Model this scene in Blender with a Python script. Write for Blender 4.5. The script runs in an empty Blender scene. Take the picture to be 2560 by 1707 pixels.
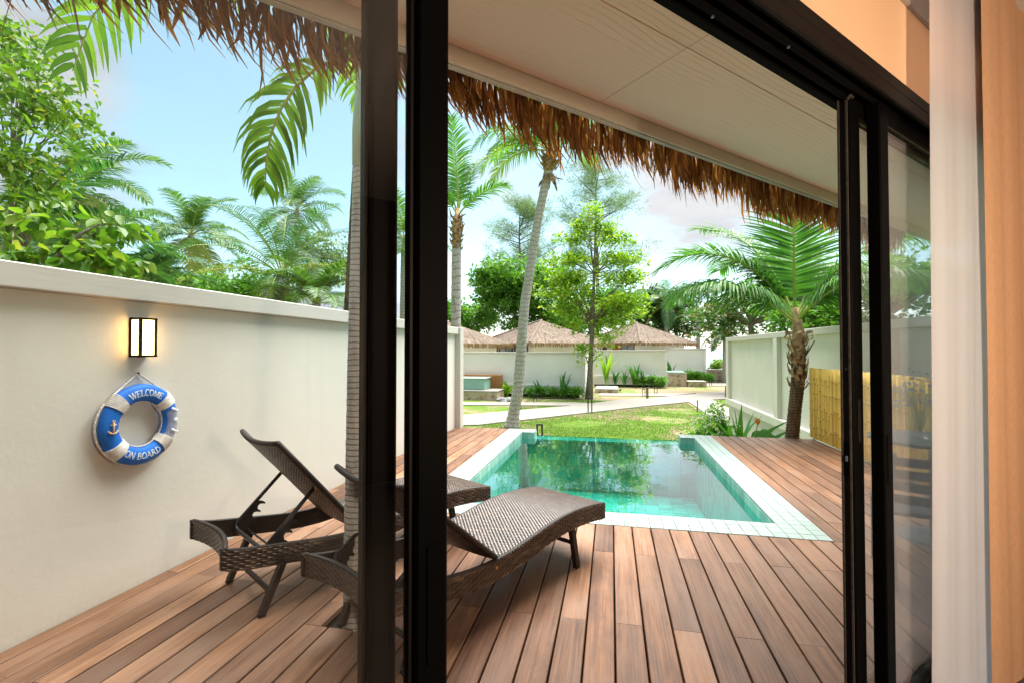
import bpy, math, random
import numpy as np
from mathutils import Vector, Matrix

R = math.radians
scene = bpy.context.scene
COL = scene.collection

# ------------------------------------------------------------------ camera
CAM_YAW, CAM_PITCH, CAM_H, FPX = 11.85, 1.09, 1.4, 1181.0      # degrees, degrees, metres, focal length for a 2560 px wide frame
cd = bpy.data.cameras.new('camera')
cd.sensor_fit = 'HORIZONTAL'; cd.sensor_width = 36.0; cd.lens = FPX / 2560 * 36
cd.clip_start = 0.05; cd.clip_end = 6000
cam = bpy.data.objects.new('camera', cd); COL.objects.link(cam)
cam.location = (0, 0, CAM_H); cam.rotation_euler = (R(90 + CAM_PITCH), 0, R(CAM_YAW))
scene.camera = cam

# ------------------------------------------------------------------ sky, sun, exposure
SUN_AZ, SUN_EL = 24.0, 71.0          # azimuth clockwise from +Y (towards +X), elevation
world = bpy.data.worlds.new('World'); scene.world = world; world.use_nodes = True
wt = world.node_tree; wt.nodes.clear()
wo = wt.nodes.new('ShaderNodeOutputWorld')
sky = wt.nodes.new('ShaderNodeTexSky'); sky.sky_type = 'NISHITA'; sky.sun_disc = False
sky.sun_elevation = R(SUN_EL); sky.sun_rotation = R(SUN_AZ); sky.air_density = 1.0; sky.dust_density = 0.1; sky.ozone_density = 1.0
bg1 = wt.nodes.new('ShaderNodeBackground'); bg1.inputs[1].default_value = 0.069
hsv = wt.nodes.new('ShaderNodeHueSaturation'); hsv.inputs['Hue'].default_value = 0.462; hsv.inputs['Saturation'].default_value = 0.80
wt.links.new(sky.outputs[0], hsv.inputs['Color']); wt.links.new(hsv.outputs[0], bg1.inputs[0])
bg2 = wt.nodes.new('ShaderNodeBackground'); bg2.inputs[1].default_value = 0.23
tc = wt.nodes.new('ShaderNodeTexCoord')
mp = wt.nodes.new('ShaderNodeMapping'); mp.inputs['Scale'].default_value = (1.0, 1.0, 2.1); mp.inputs['Location'].default_value = (1.9, 4.4, 0.3)
nz = wt.nodes.new('ShaderNodeTexNoise'); nz.inputs['Scale'].default_value = 2.6; nz.inputs['Detail'].default_value = 9; nz.inputs['Roughness'].default_value = 0.52
rp = wt.nodes.new('ShaderNodeValToRGB'); rp.color_ramp.elements[0].position = 0.47; rp.color_ramp.elements[1].position = 0.60
rp.color_ramp.elements[0].color = (0.06, 0.06, 0.06, 1); rp.color_ramp.elements[1].color = (0.95, 0.95, 0.95, 1)
nz2 = wt.nodes.new('ShaderNodeTexNoise'); nz2.inputs['Scale'].default_value = 3.4; nz2.inputs['Detail'].default_value = 6
rp2 = wt.nodes.new('ShaderNodeValToRGB'); rp2.color_ramp.elements[0].position = 0.36; rp2.color_ramp.elements[1].position = 0.62
rp2.color_ramp.elements[0].color = (0.66, 0.68, 0.75, 1); rp2.color_ramp.elements[1].color = (1.0, 0.97, 0.955, 1)
wt.links.new(mp.outputs[0], nz2.inputs['Vector']); wt.links.new(nz2.outputs[0], rp2.inputs[0]); wt.links.new(rp2.outputs[0], bg2.inputs[0])
mx = wt.nodes.new('ShaderNodeMixShader')
wt.links.new(tc.outputs['Generated'], mp.inputs[0]); wt.links.new(mp.outputs[0], nz.inputs['Vector'])
wt.links.new(nz.outputs[0], rp.inputs[0]); wt.links.new(rp.outputs[0], mx.inputs[0])
wt.links.new(bg1.outputs[0], mx.inputs[1]); wt.links.new(bg2.outputs[0], mx.inputs[2]); wt.links.new(mx.outputs[0], wo.inputs[0])

sd = bpy.data.lights.new('sun', 'SUN'); sd.energy = 4.2; sd.angle = R(60); sd.color = (1.0, 0.95, 0.88)
sun = bpy.data.objects.new('sun', sd); COL.objects.link(sun)
sv = Vector((math.sin(R(SUN_AZ)) * math.cos(R(SUN_EL)), math.cos(R(SUN_AZ)) * math.cos(R(SUN_EL)), math.sin(R(SUN_EL))))
sun.rotation_euler = sv.to_track_quat('Z', 'Y').to_euler(); sun.location = sv * 60

vs = scene.view_settings
vs.view_transform = 'Standard'; vs.look = 'None'; vs.gamma = 1; vs.use_curve_mapping = False; vs.exposure = 2.02
scene.cycles.use_denoising = True
scene.cycles.max_bounces = 9; scene.cycles.diffuse_bounces = 4; scene.cycles.glossy_bounces = 5
scene.cycles.transmission_bounces = 6; scene.cycles.transparent_max_bounces = 24
scene.cycles.sample_clamp_indirect = 8
scene.cycles.caustics_reflective = False; scene.cycles.caustics_refractive = False

# ------------------------------------------------------------------ helpers
_y, _p = R(CAM_YAW), R(CAM_PITCH)
FW = np.array([-math.sin(_y) * math.cos(_p), math.cos(_y) * math.cos(_p), math.sin(_p)])
RT = np.array([math.cos(_y), math.sin(_y), 0.0]); UPV = np.cross(RT, FW)
def at(px, py, depth):
    """world point that the photograph (2560 x 1707) shows at px, py when it stands `depth` metres away"""
    return np.array([0, 0, CAM_H]) + depth * (FW + RT * (px - 1280) / FPX - UPV * (py - 853.5) / FPX)
ZG = -1.30                                  # garden level; the deck is z = 0

class MB:
    def __init__(s): s.v = []; s.f = []; s.m = []; s.mi = 0; s.n = 0
    def add(s, vs, fs):
        o = s.n; s.v.extend([tuple(map(float, p)) for p in vs]); s.n += len(vs)
        s.f.extend([tuple(i + o for i in f) for f in fs]); s.m.extend([s.mi] * len(fs)); return s
    def box(s, x0, x1, y0, y1, z0, z1):
        return s.add([(x0,y0,z0),(x1,y0,z0),(x1,y1,z0),(x0,y1,z0),(x0,y0,z1),(x1,y0,z1),(x1,y1,z1),(x0,y1,z1)],
                     [(3,2,1,0),(4,5,6,7),(0,1,5,4),(1,2,6,5),(2,3,7,6),(3,0,4,7)])
    def bbox(s, x0, x1, y0, y1, z0, z1, b=0.004):
        """box with all edges chamfered"""
        X=(x0,x1);Y=(y0,y1);Z=(z0,z1); vs=[];idx={}
        for i in (0,1):
            for j in (0,1):
                for k in (0,1):
                    sx=b*(1-2*i);sy=b*(1-2*j);sz=b*(1-2*k)
                    for a,p in enumerate(((X[i],Y[j]+sy,Z[k]+sz),(X[i]+sx,Y[j],Z[k]+sz),(X[i]+sx,Y[j]+sy,Z[k]))):
                        idx[(i,j,k,a)]=len(vs);vs.append(p)
        g=lambda i,j,k,a: idx[(i,j,k,a)]
        fs=[(g(0,0,0,0),g(0,0,1,0),g(0,1,1,0),g(0,1,0,0)),(g(1,0,0,0),g(1,1,0,0),g(1,1,1,0),g(1,0,1,0)),
            (g(0,0,0,1),g(1,0,0,1),g(1,0,1,1),g(0,0,1,1)),(g(0,1,0,1),g(0,1,1,1),g(1,1,1,1),g(1,1,0,1)),
            (g(0,0,0,2),g(0,1,0,2),g(1,1,0,2),g(1,0,0,2)),(g(0,0,1,2),g(1,0,1,2),g(1,1,1,2),g(0,1,1,2))]
        for i in (0,1):
            for j in (0,1): fs.append((g(i,j,0,0),g(i,j,0,1),g(i,j,1,1),g(i,j,1,0)))
            for k in (0,1): fs.append((g(i,0,k,0),g(i,0,k,2),g(i,1,k,2),g(i,1,k,0)))
        for j in (0,1):
            for k in (0,1): fs.append((g(0,j,k,1),g(0,j,k,2),g(1,j,k,2),g(1,j,k,1)))
        for i in (0,1):
            for j in (0,1):
                for k in (0,1): fs.append((g(i,j,k,0),g(i,j,k,1),g(i,j,k,2)))
        return s.add(vs,fs)
    def tube(s, pts, rad, n=8, cap=True, flat=1.0, up=(0,0,1)):
        pts=[np.array(p,float) for p in pts]; k=len(pts)
        if not hasattr(rad,'__len__'): rad=[rad]*k
        vs=[];fs=[]; prev=None
        for i,p in enumerate(pts):
            t=pts[min(i+1,k-1)]-pts[max(i-1,0)]; t/= (np.linalg.norm(t)+1e-9)
            if prev is None:
                u=np.array(up,float)
                if abs(u@t)>.95: u=np.array([1.0,0,0])
                a=np.cross(t,u)
            else: a=prev-t*(prev@t)
            a/=np.linalg.norm(a)+1e-9; b=np.cross(t,a); prev=a
            for j in range(n):
                w=2*math.pi*(j+.5)/n; vs.append(p+rad[i]*(math.cos(w)*a+flat*math.sin(w)*b))
        for i in range(k-1):
            for j in range(n): fs.append((i*n+j,i*n+(j+1)%n,(i+1)*n+(j+1)%n,(i+1)*n+j))
        if cap: fs.append(tuple(range(n-1,-1,-1))); fs.append(tuple(range((k-1)*n,k*n)))
        return s.add(vs,fs)
    def ribbon(s, pts, wid, side):
        vs=[];fs=[]; side=np.array(side,float)
        for i,p in enumerate(pts):
            p=np.array(p,float); sd=side if side.ndim==1 else side[i]
            vs+= [p-sd*wid[i]/2, p+sd*wid[i]/2]
        for i in range(len(pts)-1): fs.append((2*i,2*i+1,2*i+3,2*i+2))
        return s.add(vs,fs)
    def prism(s, poly, z0, z1):
        n=len(poly); vs=[(x,y,z0) for x,y in poly]+[(x,y,z1) for x,y in poly]
        return s.add(vs,[tuple(range(n-1,-1,-1)),tuple(range(n,2*n))]+[(i,(i+1)%n,n+(i+1)%n,n+i) for i in range(n)])
    def mesh(s, name, mats, smooth=False):
        me=bpy.data.meshes.new(name); me.from_pydata(s.v,[],s.f)
        if not isinstance(mats,(list,tuple)): mats=[mats]
        for m in mats: me.materials.append(m)
        if len(mats)>1: me.polygons.foreach_set('material_index', s.m)
        if smooth: me.polygons.foreach_set('use_smooth',[True]*len(me.polygons))
        me.update(); return me
    def build(s, name, mats, parent=None, smooth=False, **kw):
        return obj(name, s.mesh(name,mats,smooth), parent, **kw)

def npmesh(name, V, F, mats, smooth=False):
    """mesh from numpy arrays; F is (n,3) or (n,4)"""
    me=bpy.data.meshes.new(name); V=np.asarray(V,np.float32); F=np.asarray(F,np.int32); k=F.shape[1]
    me.vertices.add(len(V)); me.vertices.foreach_set('co',V.ravel())
    me.loops.add(F.size); me.loops.foreach_set('vertex_index',F.ravel())
    me.polygons.add(len(F)); me.polygons.foreach_set('loop_start',np.arange(0,F.size,k,dtype=np.int32)); me.polygons.foreach_set('loop_total',np.full(len(F),k,np.int32))
    if smooth: me.polygons.foreach_set('use_smooth',np.ones(len(F),bool))
    if not isinstance(mats,(list,tuple)): mats=[mats]
    for m in mats: me.materials.append(m)
    me.update(calc_edges=True); me.validate(); return me

def obj(name, me, parent=None, label=None, cat=None, group=None, kind=None, loc=None, rotz=None, rot=None):
    o=bpy.data.objects.new(name,me); COL.objects.link(o)
    if parent is not None: o.parent=parent
    if loc is not None: o.location=loc
    if rotz is not None: o.rotation_euler=(0,0,rotz)
    if rot is not None: o.rotation_euler=rot
    if label: o['label']=label
    if cat: o['category']=cat
    if group: o['group']=group
    if kind: o['kind']=kind
    return o
def thing(name,label,cat,loc=(0,0,0),rotz=0.0,group=None,kind=None):
    o=obj(name,None,None,label,cat,group,kind,loc,rotz); o.empty_display_size=.1; return o

# ------------------------------------------------------------------ materials
def nd(nt, typ, ins=None, **props):
    n=nt.nodes.new(typ)
    for k,v in props.items(): setattr(n,k,v)
    for k,v in (ins or {}).items():
        if isinstance(v,bpy.types.NodeSocket): nt.links.new(v,n.inputs[k])
        else: n.inputs[k].default_value=v
    return n
def rgb(c): return (c[0],c[1],c[2],1.0)
def ramp(nt, fac, stops):
    r=nd(nt,'ShaderNodeValToRGB',{0:fac}); e=r.color_ramp.elements
    while len(e)<len(stops): e.new(.5)
    for i,(p,c) in enumerate(stops): e[i].position=p; e[i].color=rgb(c) if hasattr(c,'__len__') else (c,c,c,1)
    return r.outputs[0]
def mixc(nt, fac, a, b, mode='MIX'):
    n=nd(nt,'ShaderNodeMix',data_type='RGBA',blend_type=mode)
    for s,v in ((n.inputs[0],fac),(n.inputs[6],a),(n.inputs[7],b)):
        if isinstance(v,bpy.types.NodeSocket): nt.links.new(v,s)
        else: s.default_value=rgb(v) if hasattr(v,'__len__') else v
    return n.outputs[2]
def base(name):
    m=bpy.data.materials.new(name); m.use_nodes=True; nt=m.node_tree; b=nt.nodes['Principled BSDF']; return m,nt,b
def coords(nt, scale=(1,1,1), kind='Object', rnd=0.0):
    tcn=nd(nt,'ShaderNodeTexCoord'); v=tcn.outputs[kind]
    if rnd:
        oi=nd(nt,'ShaderNodeObjectInfo'); mu=nd(nt,'ShaderNodeMath',{0:oi.outputs['Random'],1:rnd},operation='MULTIPLY')
        v=nd(nt,'ShaderNodeVectorMath',{0:v,1:mu.outputs[0]},operation='ADD').outputs[0]
    return nd(nt,'ShaderNodeMapping',{0:v,'Scale':scale}).outputs[0]
def noise(nt, vec, scale, detail=5, rough=.55, dist=0.0):
    return nd(nt,'ShaderNodeTexNoise',{'Vector':vec,'Scale':scale,'Detail':detail,'Roughness':rough,'Distortion':dist}).outputs[0]
def bump(nt, b, h, strength=.3, dist=.01):
    bn=nd(nt,'ShaderNodeBump',{'Height':h,'Strength':strength,'Distance':dist}); nt.links.new(bn.outputs[0],b.inputs['Normal'])
def mat(name, col, rough=.6, spec=.4, var=.12, scale=6.0, metal=0.0, bstr=0.0, bscale=80.0, rnd=0.0, stretch=(1,1,1), coat=0.0, col2=None):
    m,nt,b=base(name); v=coords(nt,stretch,'Object',rnd)
    n=noise(nt,v,scale,6)
    c2=col2 if col2 else tuple(x*(1-2*var) for x in col); c1=tuple(min(1,x*(1+var)) for x in col)
    nt.links.new(ramp(nt,n,[(.3,c2),(.7,c1)]),b.inputs['Base Color'])
    b.inputs['Roughness'].default_value=rough; b.inputs['Specular IOR Level'].default_value=spec; b.inputs['Metallic'].default_value=metal
    b.inputs['Coat Weight'].default_value=coat
    if bstr: bump(nt,b,noise(nt,v,bscale,5),bstr,.004)
    return m
def leafmat(name, c1, c2, trans=.38, rough=.45, spec=.35, hue2=None):
    """leaf: two tones picked per leaf, thin and translucent"""
    m=bpy.data.materials.new(name); m.use_nodes=True; nt=m.node_tree; nt.nodes.clear()
    out=nd(nt,'ShaderNodeOutputMaterial'); gi=nd(nt,'ShaderNodeNewGeometry')
    stops=[(0,c1),(1,c2)] if hue2 is None else [(0,c1),(.85,c2),(1,hue2)]
    c=ramp(nt,gi.outputs['Random Per Island'],stops)
    b=nd(nt,'ShaderNodeBsdfPrincipled',{'Base Color':c,'Roughness':rough,'Specular IOR Level':spec})
    ct=mixc(nt,1.0,c,(1.6,1.75,.75),'MULTIPLY')
    t=nd(nt,'ShaderNodeBsdfTranslucent',{0:ct})
    mxs=nd(nt,'ShaderNodeMixShader',{0:trans,1:b.outputs[0],2:t.outputs[0]})
    nt.links.new(mxs.outputs[0],out.inputs[0]); return m
def glassmat(name, tint=(.97,.985,.99), rough=0.0):
    m=bpy.data.materials.new(name); m.use_nodes=True; nt=m.node_tree; nt.nodes.clear()
    out=nd(nt,'ShaderNodeOutputMaterial'); tr=nd(nt,'ShaderNodeBsdfTransparent',{0:rgb(tint)}); gl=nd(nt,'ShaderNodeBsdfGlossy',{0:(1,1,1,1),'Roughness':rough})
    ge=nd(nt,'ShaderNodeNewGeometry'); io=nd(nt,'ShaderNodeMapRange',{0:ge.outputs['Backfacing'],3:1.45,4:1/1.45}).outputs[0]
    fr=nd(nt,'ShaderNodeFresnel',{'IOR':io}); mxs=nd(nt,'ShaderNodeMixShader',{0:fr.outputs[0],1:tr.outputs[0],2:gl.outputs[0]})
    nt.links.new(mxs.outputs[0],out.inputs[0]); return m

M={}
def build_materials():
    # decking
    m,nt,b=base('deck_wood'); M['deck']=m
    geo=nd(nt,'ShaderNodeNewGeometry'); oi=nd(nt,'ShaderNodeObjectInfo')
    mu=nd(nt,'ShaderNodeMath',{0:oi.outputs['Random'],1:83.0},operation='MULTIPLY').outputs[0]
    pos=nd(nt,'ShaderNodeVectorMath',{0:geo.outputs['Position'],1:mu},operation='ADD').outputs[0]
    g1=noise(nt,nd(nt,'ShaderNodeMapping',{0:pos,'Scale':(105,2.4,20)}).outputs[0],1.0,7,.62,.25)
    g2=noise(nt,nd(nt,'ShaderNodeMapping',{0:pos,'Scale':(16,1.1,8)}).outputs[0],1.0,5,.6,.4)
    st=noise(nt,nd(nt,'ShaderNodeMapping',{0:pos,'Scale':(3.2,1.5,3)}).outputs[0],1.0,6,.66)
    gsum=nd(nt,'ShaderNodeMath',{0:nd(nt,'ShaderNodeMath',{0:g1,1:.55},operation='MULTIPLY').outputs[0],1:nd(nt,'ShaderNodeMath',{0:g2,1:.45},operation='MULTIPLY').outputs[0]},operation='ADD').outputs[0]
    c=ramp(nt,gsum,[(.28,(.046,.021,.012)),(.40,(.135,.064,.034)),(.53,(.245,.126,.068)),(.72,(.385,.228,.132))])
    c=mixc(nt,ramp(nt,st,[(.46,0.0),(.66,.70)]),c,(.275,.180,.130))
    c=mixc(nt,ramp(nt,st,[(.30,.65),(.43,0.0)]),c,(.085,.045,.032))
    tone=ramp(nt,oi.outputs['Random'],[(0,(.48,.42,.40)),(.3,(.72,.67,.64)),(.7,(.88,.80,.74)),(1,(1.04,.97,.90))])
    c=mixc(nt,1.0,c,tone,'MULTIPLY')
    nt.links.new(c,b.inputs['Base Color'])
    nt.links.new(ramp(nt,g2,[(.3,.42),(.7,.62)]),b.inputs['Roughness']); b.inputs['Specular IOR Level'].default_value=.35
    bump(nt,b,g1,.35,.003)
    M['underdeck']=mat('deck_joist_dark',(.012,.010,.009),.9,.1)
    # plaster and painted boards
    M['plaster']=mat('cream_plaster',(.66,.63,.57),.75,.25,.035,1.3,bstr=.12,bscale=45)
    m,nt,b=base('aged_cream_plaster'); M['plaster_old']=m; v=coords(nt); z=nd(nt,'ShaderNodeSeparateXYZ',{0:v}).outputs['Z']
    blot=noise(nt,v,1.1,6,.6); fine=noise(nt,v,38,5,.65); streak=noise(nt,nd(nt,'ShaderNodeMapping',{0:v,'Scale':(9,9,.55)}).outputs[0],1.0,4,.6)
    c=ramp(nt,blot,[(.3,(.635,.600,.530)),(.7,(.69,.655,.585))]); c=mixc(nt,ramp(nt,streak,[(.58,0),(.8,.12)]),c,(.44,.40,.34))
    foot=nd(nt,'ShaderNodeMapRange',{0:z,1:.0,2:.16,3:.22,4:0.0}).outputs[0]; ft=nd(nt,'ShaderNodeMath',{0:foot,1:ramp(nt,fine,[(.4,.1),(.65,1)])},operation='MULTIPLY').outputs[0]
    c=mixc(nt,ft,c,(.36,.32,.27)); nt.links.new(c,b.inputs['Base Color']); b.inputs['Roughness'].default_value=.8; b.inputs['Specular IOR Level'].default_value=.2
    hs=nd(nt,'ShaderNodeMath',{0:noise(nt,v,6,4,.6),1:nd(nt,'ShaderNodeMath',{0:fine,1:.25},operation='MULTIPLY').outputs[0]},operation='ADD').outputs[0]; bump(nt,b,hs,.35,.008)
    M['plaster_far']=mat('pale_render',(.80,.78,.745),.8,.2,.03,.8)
    M['cap']=mat('cap_board',(.56,.53,.48),.6,.3,.05,3.0,bstr=.25,bscale=1.0,stretch=(40,1.2,60))
    m,nt,b=base('soffit_board'); M['soffit']=m
    v=coords(nt,(1,1,1),'Object'); 
    warp=noise(nt,nd(nt,'ShaderNodeMapping',{0:v,'Scale':(1.1,4.2,1)}).outputs[0],1.0,3,.5)
    sx=nd(nt,'ShaderNodeSeparateXYZ',{0:v})
    k1=nd(nt,'ShaderNodeMath',{0:sx.outputs['Y'],1:32.0},operation='MULTIPLY').outputs[0]
    k2=nd(nt,'ShaderNodeMath',{0:warp,1:4.6},operation='MULTIPLY').outputs[0]
    ph=nd(nt,'ShaderNodeMath',{0:k1,1:k2},operation='ADD').outputs[0]
    fr=nd(nt,'ShaderNodeMath',{0:ph},operation='FRACT').outputs[0]
    line=ramp(nt,fr,[(0.0,0.0),(.10,1.0),(.80,.85),(1.0,.0)])
    fade=ramp(nt,noise(nt,nd(nt,'ShaderNodeMapping',{0:v,'Scale':(.8,2.0,1)}).outputs[0],1.0,2),[(.35,0.15),(.6,1.0)])
    hh=nd(nt,'ShaderNodeMath',{0:line,1:fade},operation='MULTIPLY').outputs[0]
    nt.links.new(mixc(nt,ramp(nt,fr,[(0,.28),(.12,0.0),(.9,0.0),(1,.28)]),(.95,.70,.59),(.77,.545,.45)),b.inputs['Base Color'])
    b.inputs['Roughness'].default_value=.6; b.inputs['Specular IOR Level'].default_value=.3; bump(nt,b,hh,.5,.005)
    M['fascia']=mat('fascia_paint',(.62,.54,.45),.6,.3,.05,3,bstr=.15,bscale=1.0,stretch=(1.2,50,60))
    M['thatch']=leafmat('dry_palm_thatch',(.078,.026,.011),(.255,.094,.034),.40,.6,.25,(.36,.19,.085))
    M['thatch_grey']=leafmat('weathered_thatch',(.14,.108,.085),(.235,.188,.152),.12,.85,.1,(.09,.064,.048))
    M['thatch_edge']=leafmat('straw_eave_thatch',(.21,.13,.065),(.32,.22,.13),.25,.8,.1)
    # pool
    m,nt,b=base('green_stone_tile'); M['tile']=m
    oi=nd(nt,'ShaderNodeObjectInfo'); v=coords(nt,(1,1,1),'Object',31.0); n=noise(nt,v,22,6); gi=nd(nt,'ShaderNodeNewGeometry')
    rr=nd(nt,'ShaderNodeMath',{0:oi.outputs['Random'],1:gi.outputs['Random Per Island']},operation='ADD').outputs[0]
    rr=nd(nt,'ShaderNodeMath',{0:rr},operation='FRACT').outputs[0]
    c=ramp(nt,rr,[(0,(.225,.30,.275)),(.5,(.25,.325,.30)),(1,(.275,.345,.32))]); c=mixc(nt,ramp(nt,n,[(.45,0),(.75,.5)]),c,(.22,.30,.27))
    nt.links.new(c,b.inputs['Base Color']); b.inputs['Roughness'].default_value=.5; bump(nt,b,n,.2,.002)
    M['grout']=mat('tile_grout',(.20,.265,.24),.85,.2,.2,9)
    m,nt,b=base('submerged_green_tile'); M['tile_wet']=m
    gi=nd(nt,'ShaderNodeNewGeometry'); v=coords(nt); n=noise(nt,v,9,4)
    c=ramp(nt,gi.outputs['Random Per Island'],[(0,(.13,.30,.25)),(.5,(.25,.46,.39)),(1,(.34,.55,.48))]); c=mixc(nt,ramp(nt,n,[(.4,0),(.75,.4)]),c,(.14,.30,.235))
    nt.links.new(c,b.inputs['Base Color']); b.inputs['Roughness'].default_value=.35
    m=bpy.data.materials.new('pool_water'); m.use_nodes=True; nt=m.node_tree; nt.nodes.clear(); M['water']=m
    out=nd(nt,'ShaderNodeOutputMaterial'); tr=nd(nt,'ShaderNodeBsdfTransparent',{0:(.17,.90,.87,1)}); v=coords(nt,(1,1,1),'Object')
    h1=noise(nt,v,2.4,2,.4,.4); h2=noise(nt,v,9.0,2,.5)
    hs=nd(nt,'ShaderNodeMath',{0:h1,1:nd(nt,'ShaderNodeMath',{0:h2,1:.18},operation='MULTIPLY').outputs[0]},operation='ADD').outputs[0]
    bn=nd(nt,'ShaderNodeBump',{'Height':hs,'Strength':.055,'Distance':.04})
    gl=nd(nt,'ShaderNodeBsdfGlossy',{0:(1,1,1,1),'Roughness':.015,'Normal':bn.outputs[0]}); fr=nd(nt,'ShaderNodeFresnel',{'IOR':1.38,'Normal':bn.outputs[0]})
    frb=nd(nt,'ShaderNodeMath',{0:fr.outputs[0],1:1.9},operation='MULTIPLY',use_clamp=True)
    mxs=nd(nt,'ShaderNodeMixShader',{0:frb.outputs[0],1:tr.outputs[0],2:gl.outputs[0]}); nt.links.new(mxs.outputs[0],out.inputs[0])
    M['drain']=mat('white_plastic',(.75,.78,.78),.4,.5,.03)
    # ground
    m,nt,b=base('lawn_soil'); M['ground']=m; v=coords(nt,(1,1,1),'Object')
    n1=noise(nt,v,.34,5,.6); n2=noise(nt,v,2.6,6,.65); n3=noise(nt,v,26,4,.6)
    gcol=ramp(nt,n3,[(.3,(.042,.095,.012)),(.5,(.088,.165,.02)),(.72,(.16,.22,.045))]); scol=ramp(nt,n3,[(.3,(.175,.13,.075)),(.7,(.295,.24,.155))])
    s=nd(nt,'ShaderNodeMath',{0:n1,1:nd(nt,'ShaderNodeMath',{0:n2,1:.75},operation='MULTIPLY').outputs[0]},operation='ADD').outputs[0]
    sy=nd(nt,'ShaderNodeSeparateXYZ',{0:v}).outputs['Y']
    far=nd(nt,'ShaderNodeMapRange',{0:sy,1:21.0,2:36.0,3:0.0,4:.16}).outputs[0]
    s2=nd(nt,'ShaderNodeMath',{0:s,1:far},operation='ADD').outputs[0]
    nt.links.new(mixc(nt,ramp(nt,s2,[(.86,0),(1.04,1)]),gcol,scol),b.inputs['Base Color']); b.inputs['Roughness'].default_value=.95; b.inputs['Specular IOR Level'].default_value=.1
    bump(nt,b,n3,.6,.03)
    M['blade']=leafmat('grass_blades',(.038,.098,.011),(.105,.19,.023),.3,.6,.2,(.21,.18,.085))
    M['concrete']=mat('pale_concrete',(.25,.232,.205),.85,.2,.05,2.5,bstr=.15,bscale=30)
    M['sea']=mat('sea_water',(.20,.34,.36),.25,.5,.1,.05)
    M['stone']=None
    m,nt,b=base('rubble_stone'); M['stone']=m; v=coords(nt,(1,1,1),'Object')
    vo=nd(nt,'ShaderNodeTexVoronoi',{'Vector':v,'Scale':4.5}); vd=nd(nt,'ShaderNodeTexVoronoi',{'Vector':v,'Scale':4.5},feature='DISTANCE_TO_EDGE')
    sc=nd(nt,'ShaderNodeSeparateColor',{0:vo.outputs['Color']}).outputs[0]
    c=ramp(nt,sc,[(0,(.30,.20,.12)),(.5,(.48,.36,.24)),(1,(.42,.37,.31))]); c=mixc(nt,ramp(nt,vd.outputs['Distance'],[(.02,1),(.07,0)]),c,(.5,.47,.42))
    nt.links.new(c,b.inputs['Base Color']); b.inputs['Roughness'].default_value=.9; bump(nt,b,vd.outputs['Distance'],.6,.03)
    # frames, metal, furniture
    M['black']=mat('black_aluminium',(.0025,.0024,.0025),.5,.015,.1,3)
    M['brownblack']=mat('bronze_aluminium',(.010,.0075,.0065),.5,.06,.06,3)
    M['edge']=mat('anodised_edge',(.12,.15,.22),.35,.5,.05,3,metal=.6)
    M['seal']=mat('brush_seal',(.055,.047,.040),.95,.1,.2,60)
    M['glass']=glassmat('window_glass')
    M['patio']=mat('blue_grey_resin',(.055,.072,.085),.5,.4,.1,4)
    M['lampblack']=mat('charcoal_metal',(.020,.021,.024),.5,.4,.1,4)
    m,nt,b=base('rattan_strand'); M['rattan']=m; gi=nd(nt,'ShaderNodeNewGeometry')
    nt.links.new(ramp(nt,gi.outputs['Random Per Island'],[(0,(.022,.012,.008)),(.5,(.048,.027,.018)),(.85,(.075,.045,.031)),(1,(.13,.085,.06))]),b.inputs['Base Color']); b.inputs['Roughness'].default_value=.30; b.inputs['Specular IOR Level'].default_value=.6
    M['rattan_dark']=mat('rattan_core',(.020,.012,.009),.6,.4,.2,30)
    M['strut']=mat('dark_steel',(.030,.027,.030),.35,.5,.1,10,metal=.5)
    M['brass']=mat('brass_bolt',(.62,.42,.13),.3,.5,.05,10,metal=1.0)
    M['rubber']=mat('black_rubber',(.015,.013,.012),.8,.2)
    # trunks
    def trunk(name,c1,c2,ring,c3):
        m,nt,b=base(name); v=coords(nt,(1,1,1),'Object'); z=nd(nt,'ShaderNodeSeparateXYZ',{0:v}).outputs['Z']
        w=nd(nt,'ShaderNodeMath',{0:nd(nt,'ShaderNodeMath',{0:z,1:ring},operation='MULTIPLY').outputs[0],1:nd(nt,'ShaderNodeMath',{0:noise(nt,nd(nt,'ShaderNodeMapping',{0:v,'Scale':(6,6,1.5)}).outputs[0],1.0,4),1:1.6},operation='MULTIPLY').outputs[0]},operation='ADD').outputs[0]
        f=nd(nt,'ShaderNodeMath',{0:w},operation='FRACT').outputs[0]
        n=noise(nt,nd(nt,'ShaderNodeMapping',{0:v,'Scale':(30,30,5)}).outputs[0],1.0,6,.65); n2=noise(nt,nd(nt,'ShaderNodeMapping',{0:v,'Scale':(5,5,1.4)}).outputs[0],1.0,5,.6)
        c=ramp(nt,n,[(.3,c1),(.7,c2)]); c=mixc(nt,ramp(nt,f,[(0,.85),(.16,0),(.9,0),(1,.85)]),c,c3); c=mixc(nt,ramp(nt,n2,[(.56,0),(.7,.75)]),c,c3)
        nt.links.new(c,b.inputs['Base Color']); b.inputs['Roughness'].default_value=.9; b.inputs['Specular IOR Level'].default_value=.15
        hh=nd(nt,'ShaderNodeMath',{0:ramp(nt,f,[(0,0),(.2,1),(.9,.8),(1,0)]),1:n},operation='ADD').outputs[0]; bump(nt,b,hh,.6,.02); return m
    M['trunk_grey']=trunk('grey_ringed_bark',(.30,.275,.25),(.50,.47,.44),6.5,(.19,.15,.125))
    M['trunk_thin']=trunk('slender_palm_bark',(.46,.45,.435),(.68,.66,.63),34.0,(.28,.265,.245))
    M['trunk_brown']=trunk('fibrous_brown_bark',(.055,.036,.022),(.24,.16,.095),22.0,(.028,.018,.012))
    M['crownshaft']=mat('green_crownshaft',(.42,.50,.36),.4,.4,.2,2.0,stretch=(18,18,.8),col2=(.32,.42,.40))
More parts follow.
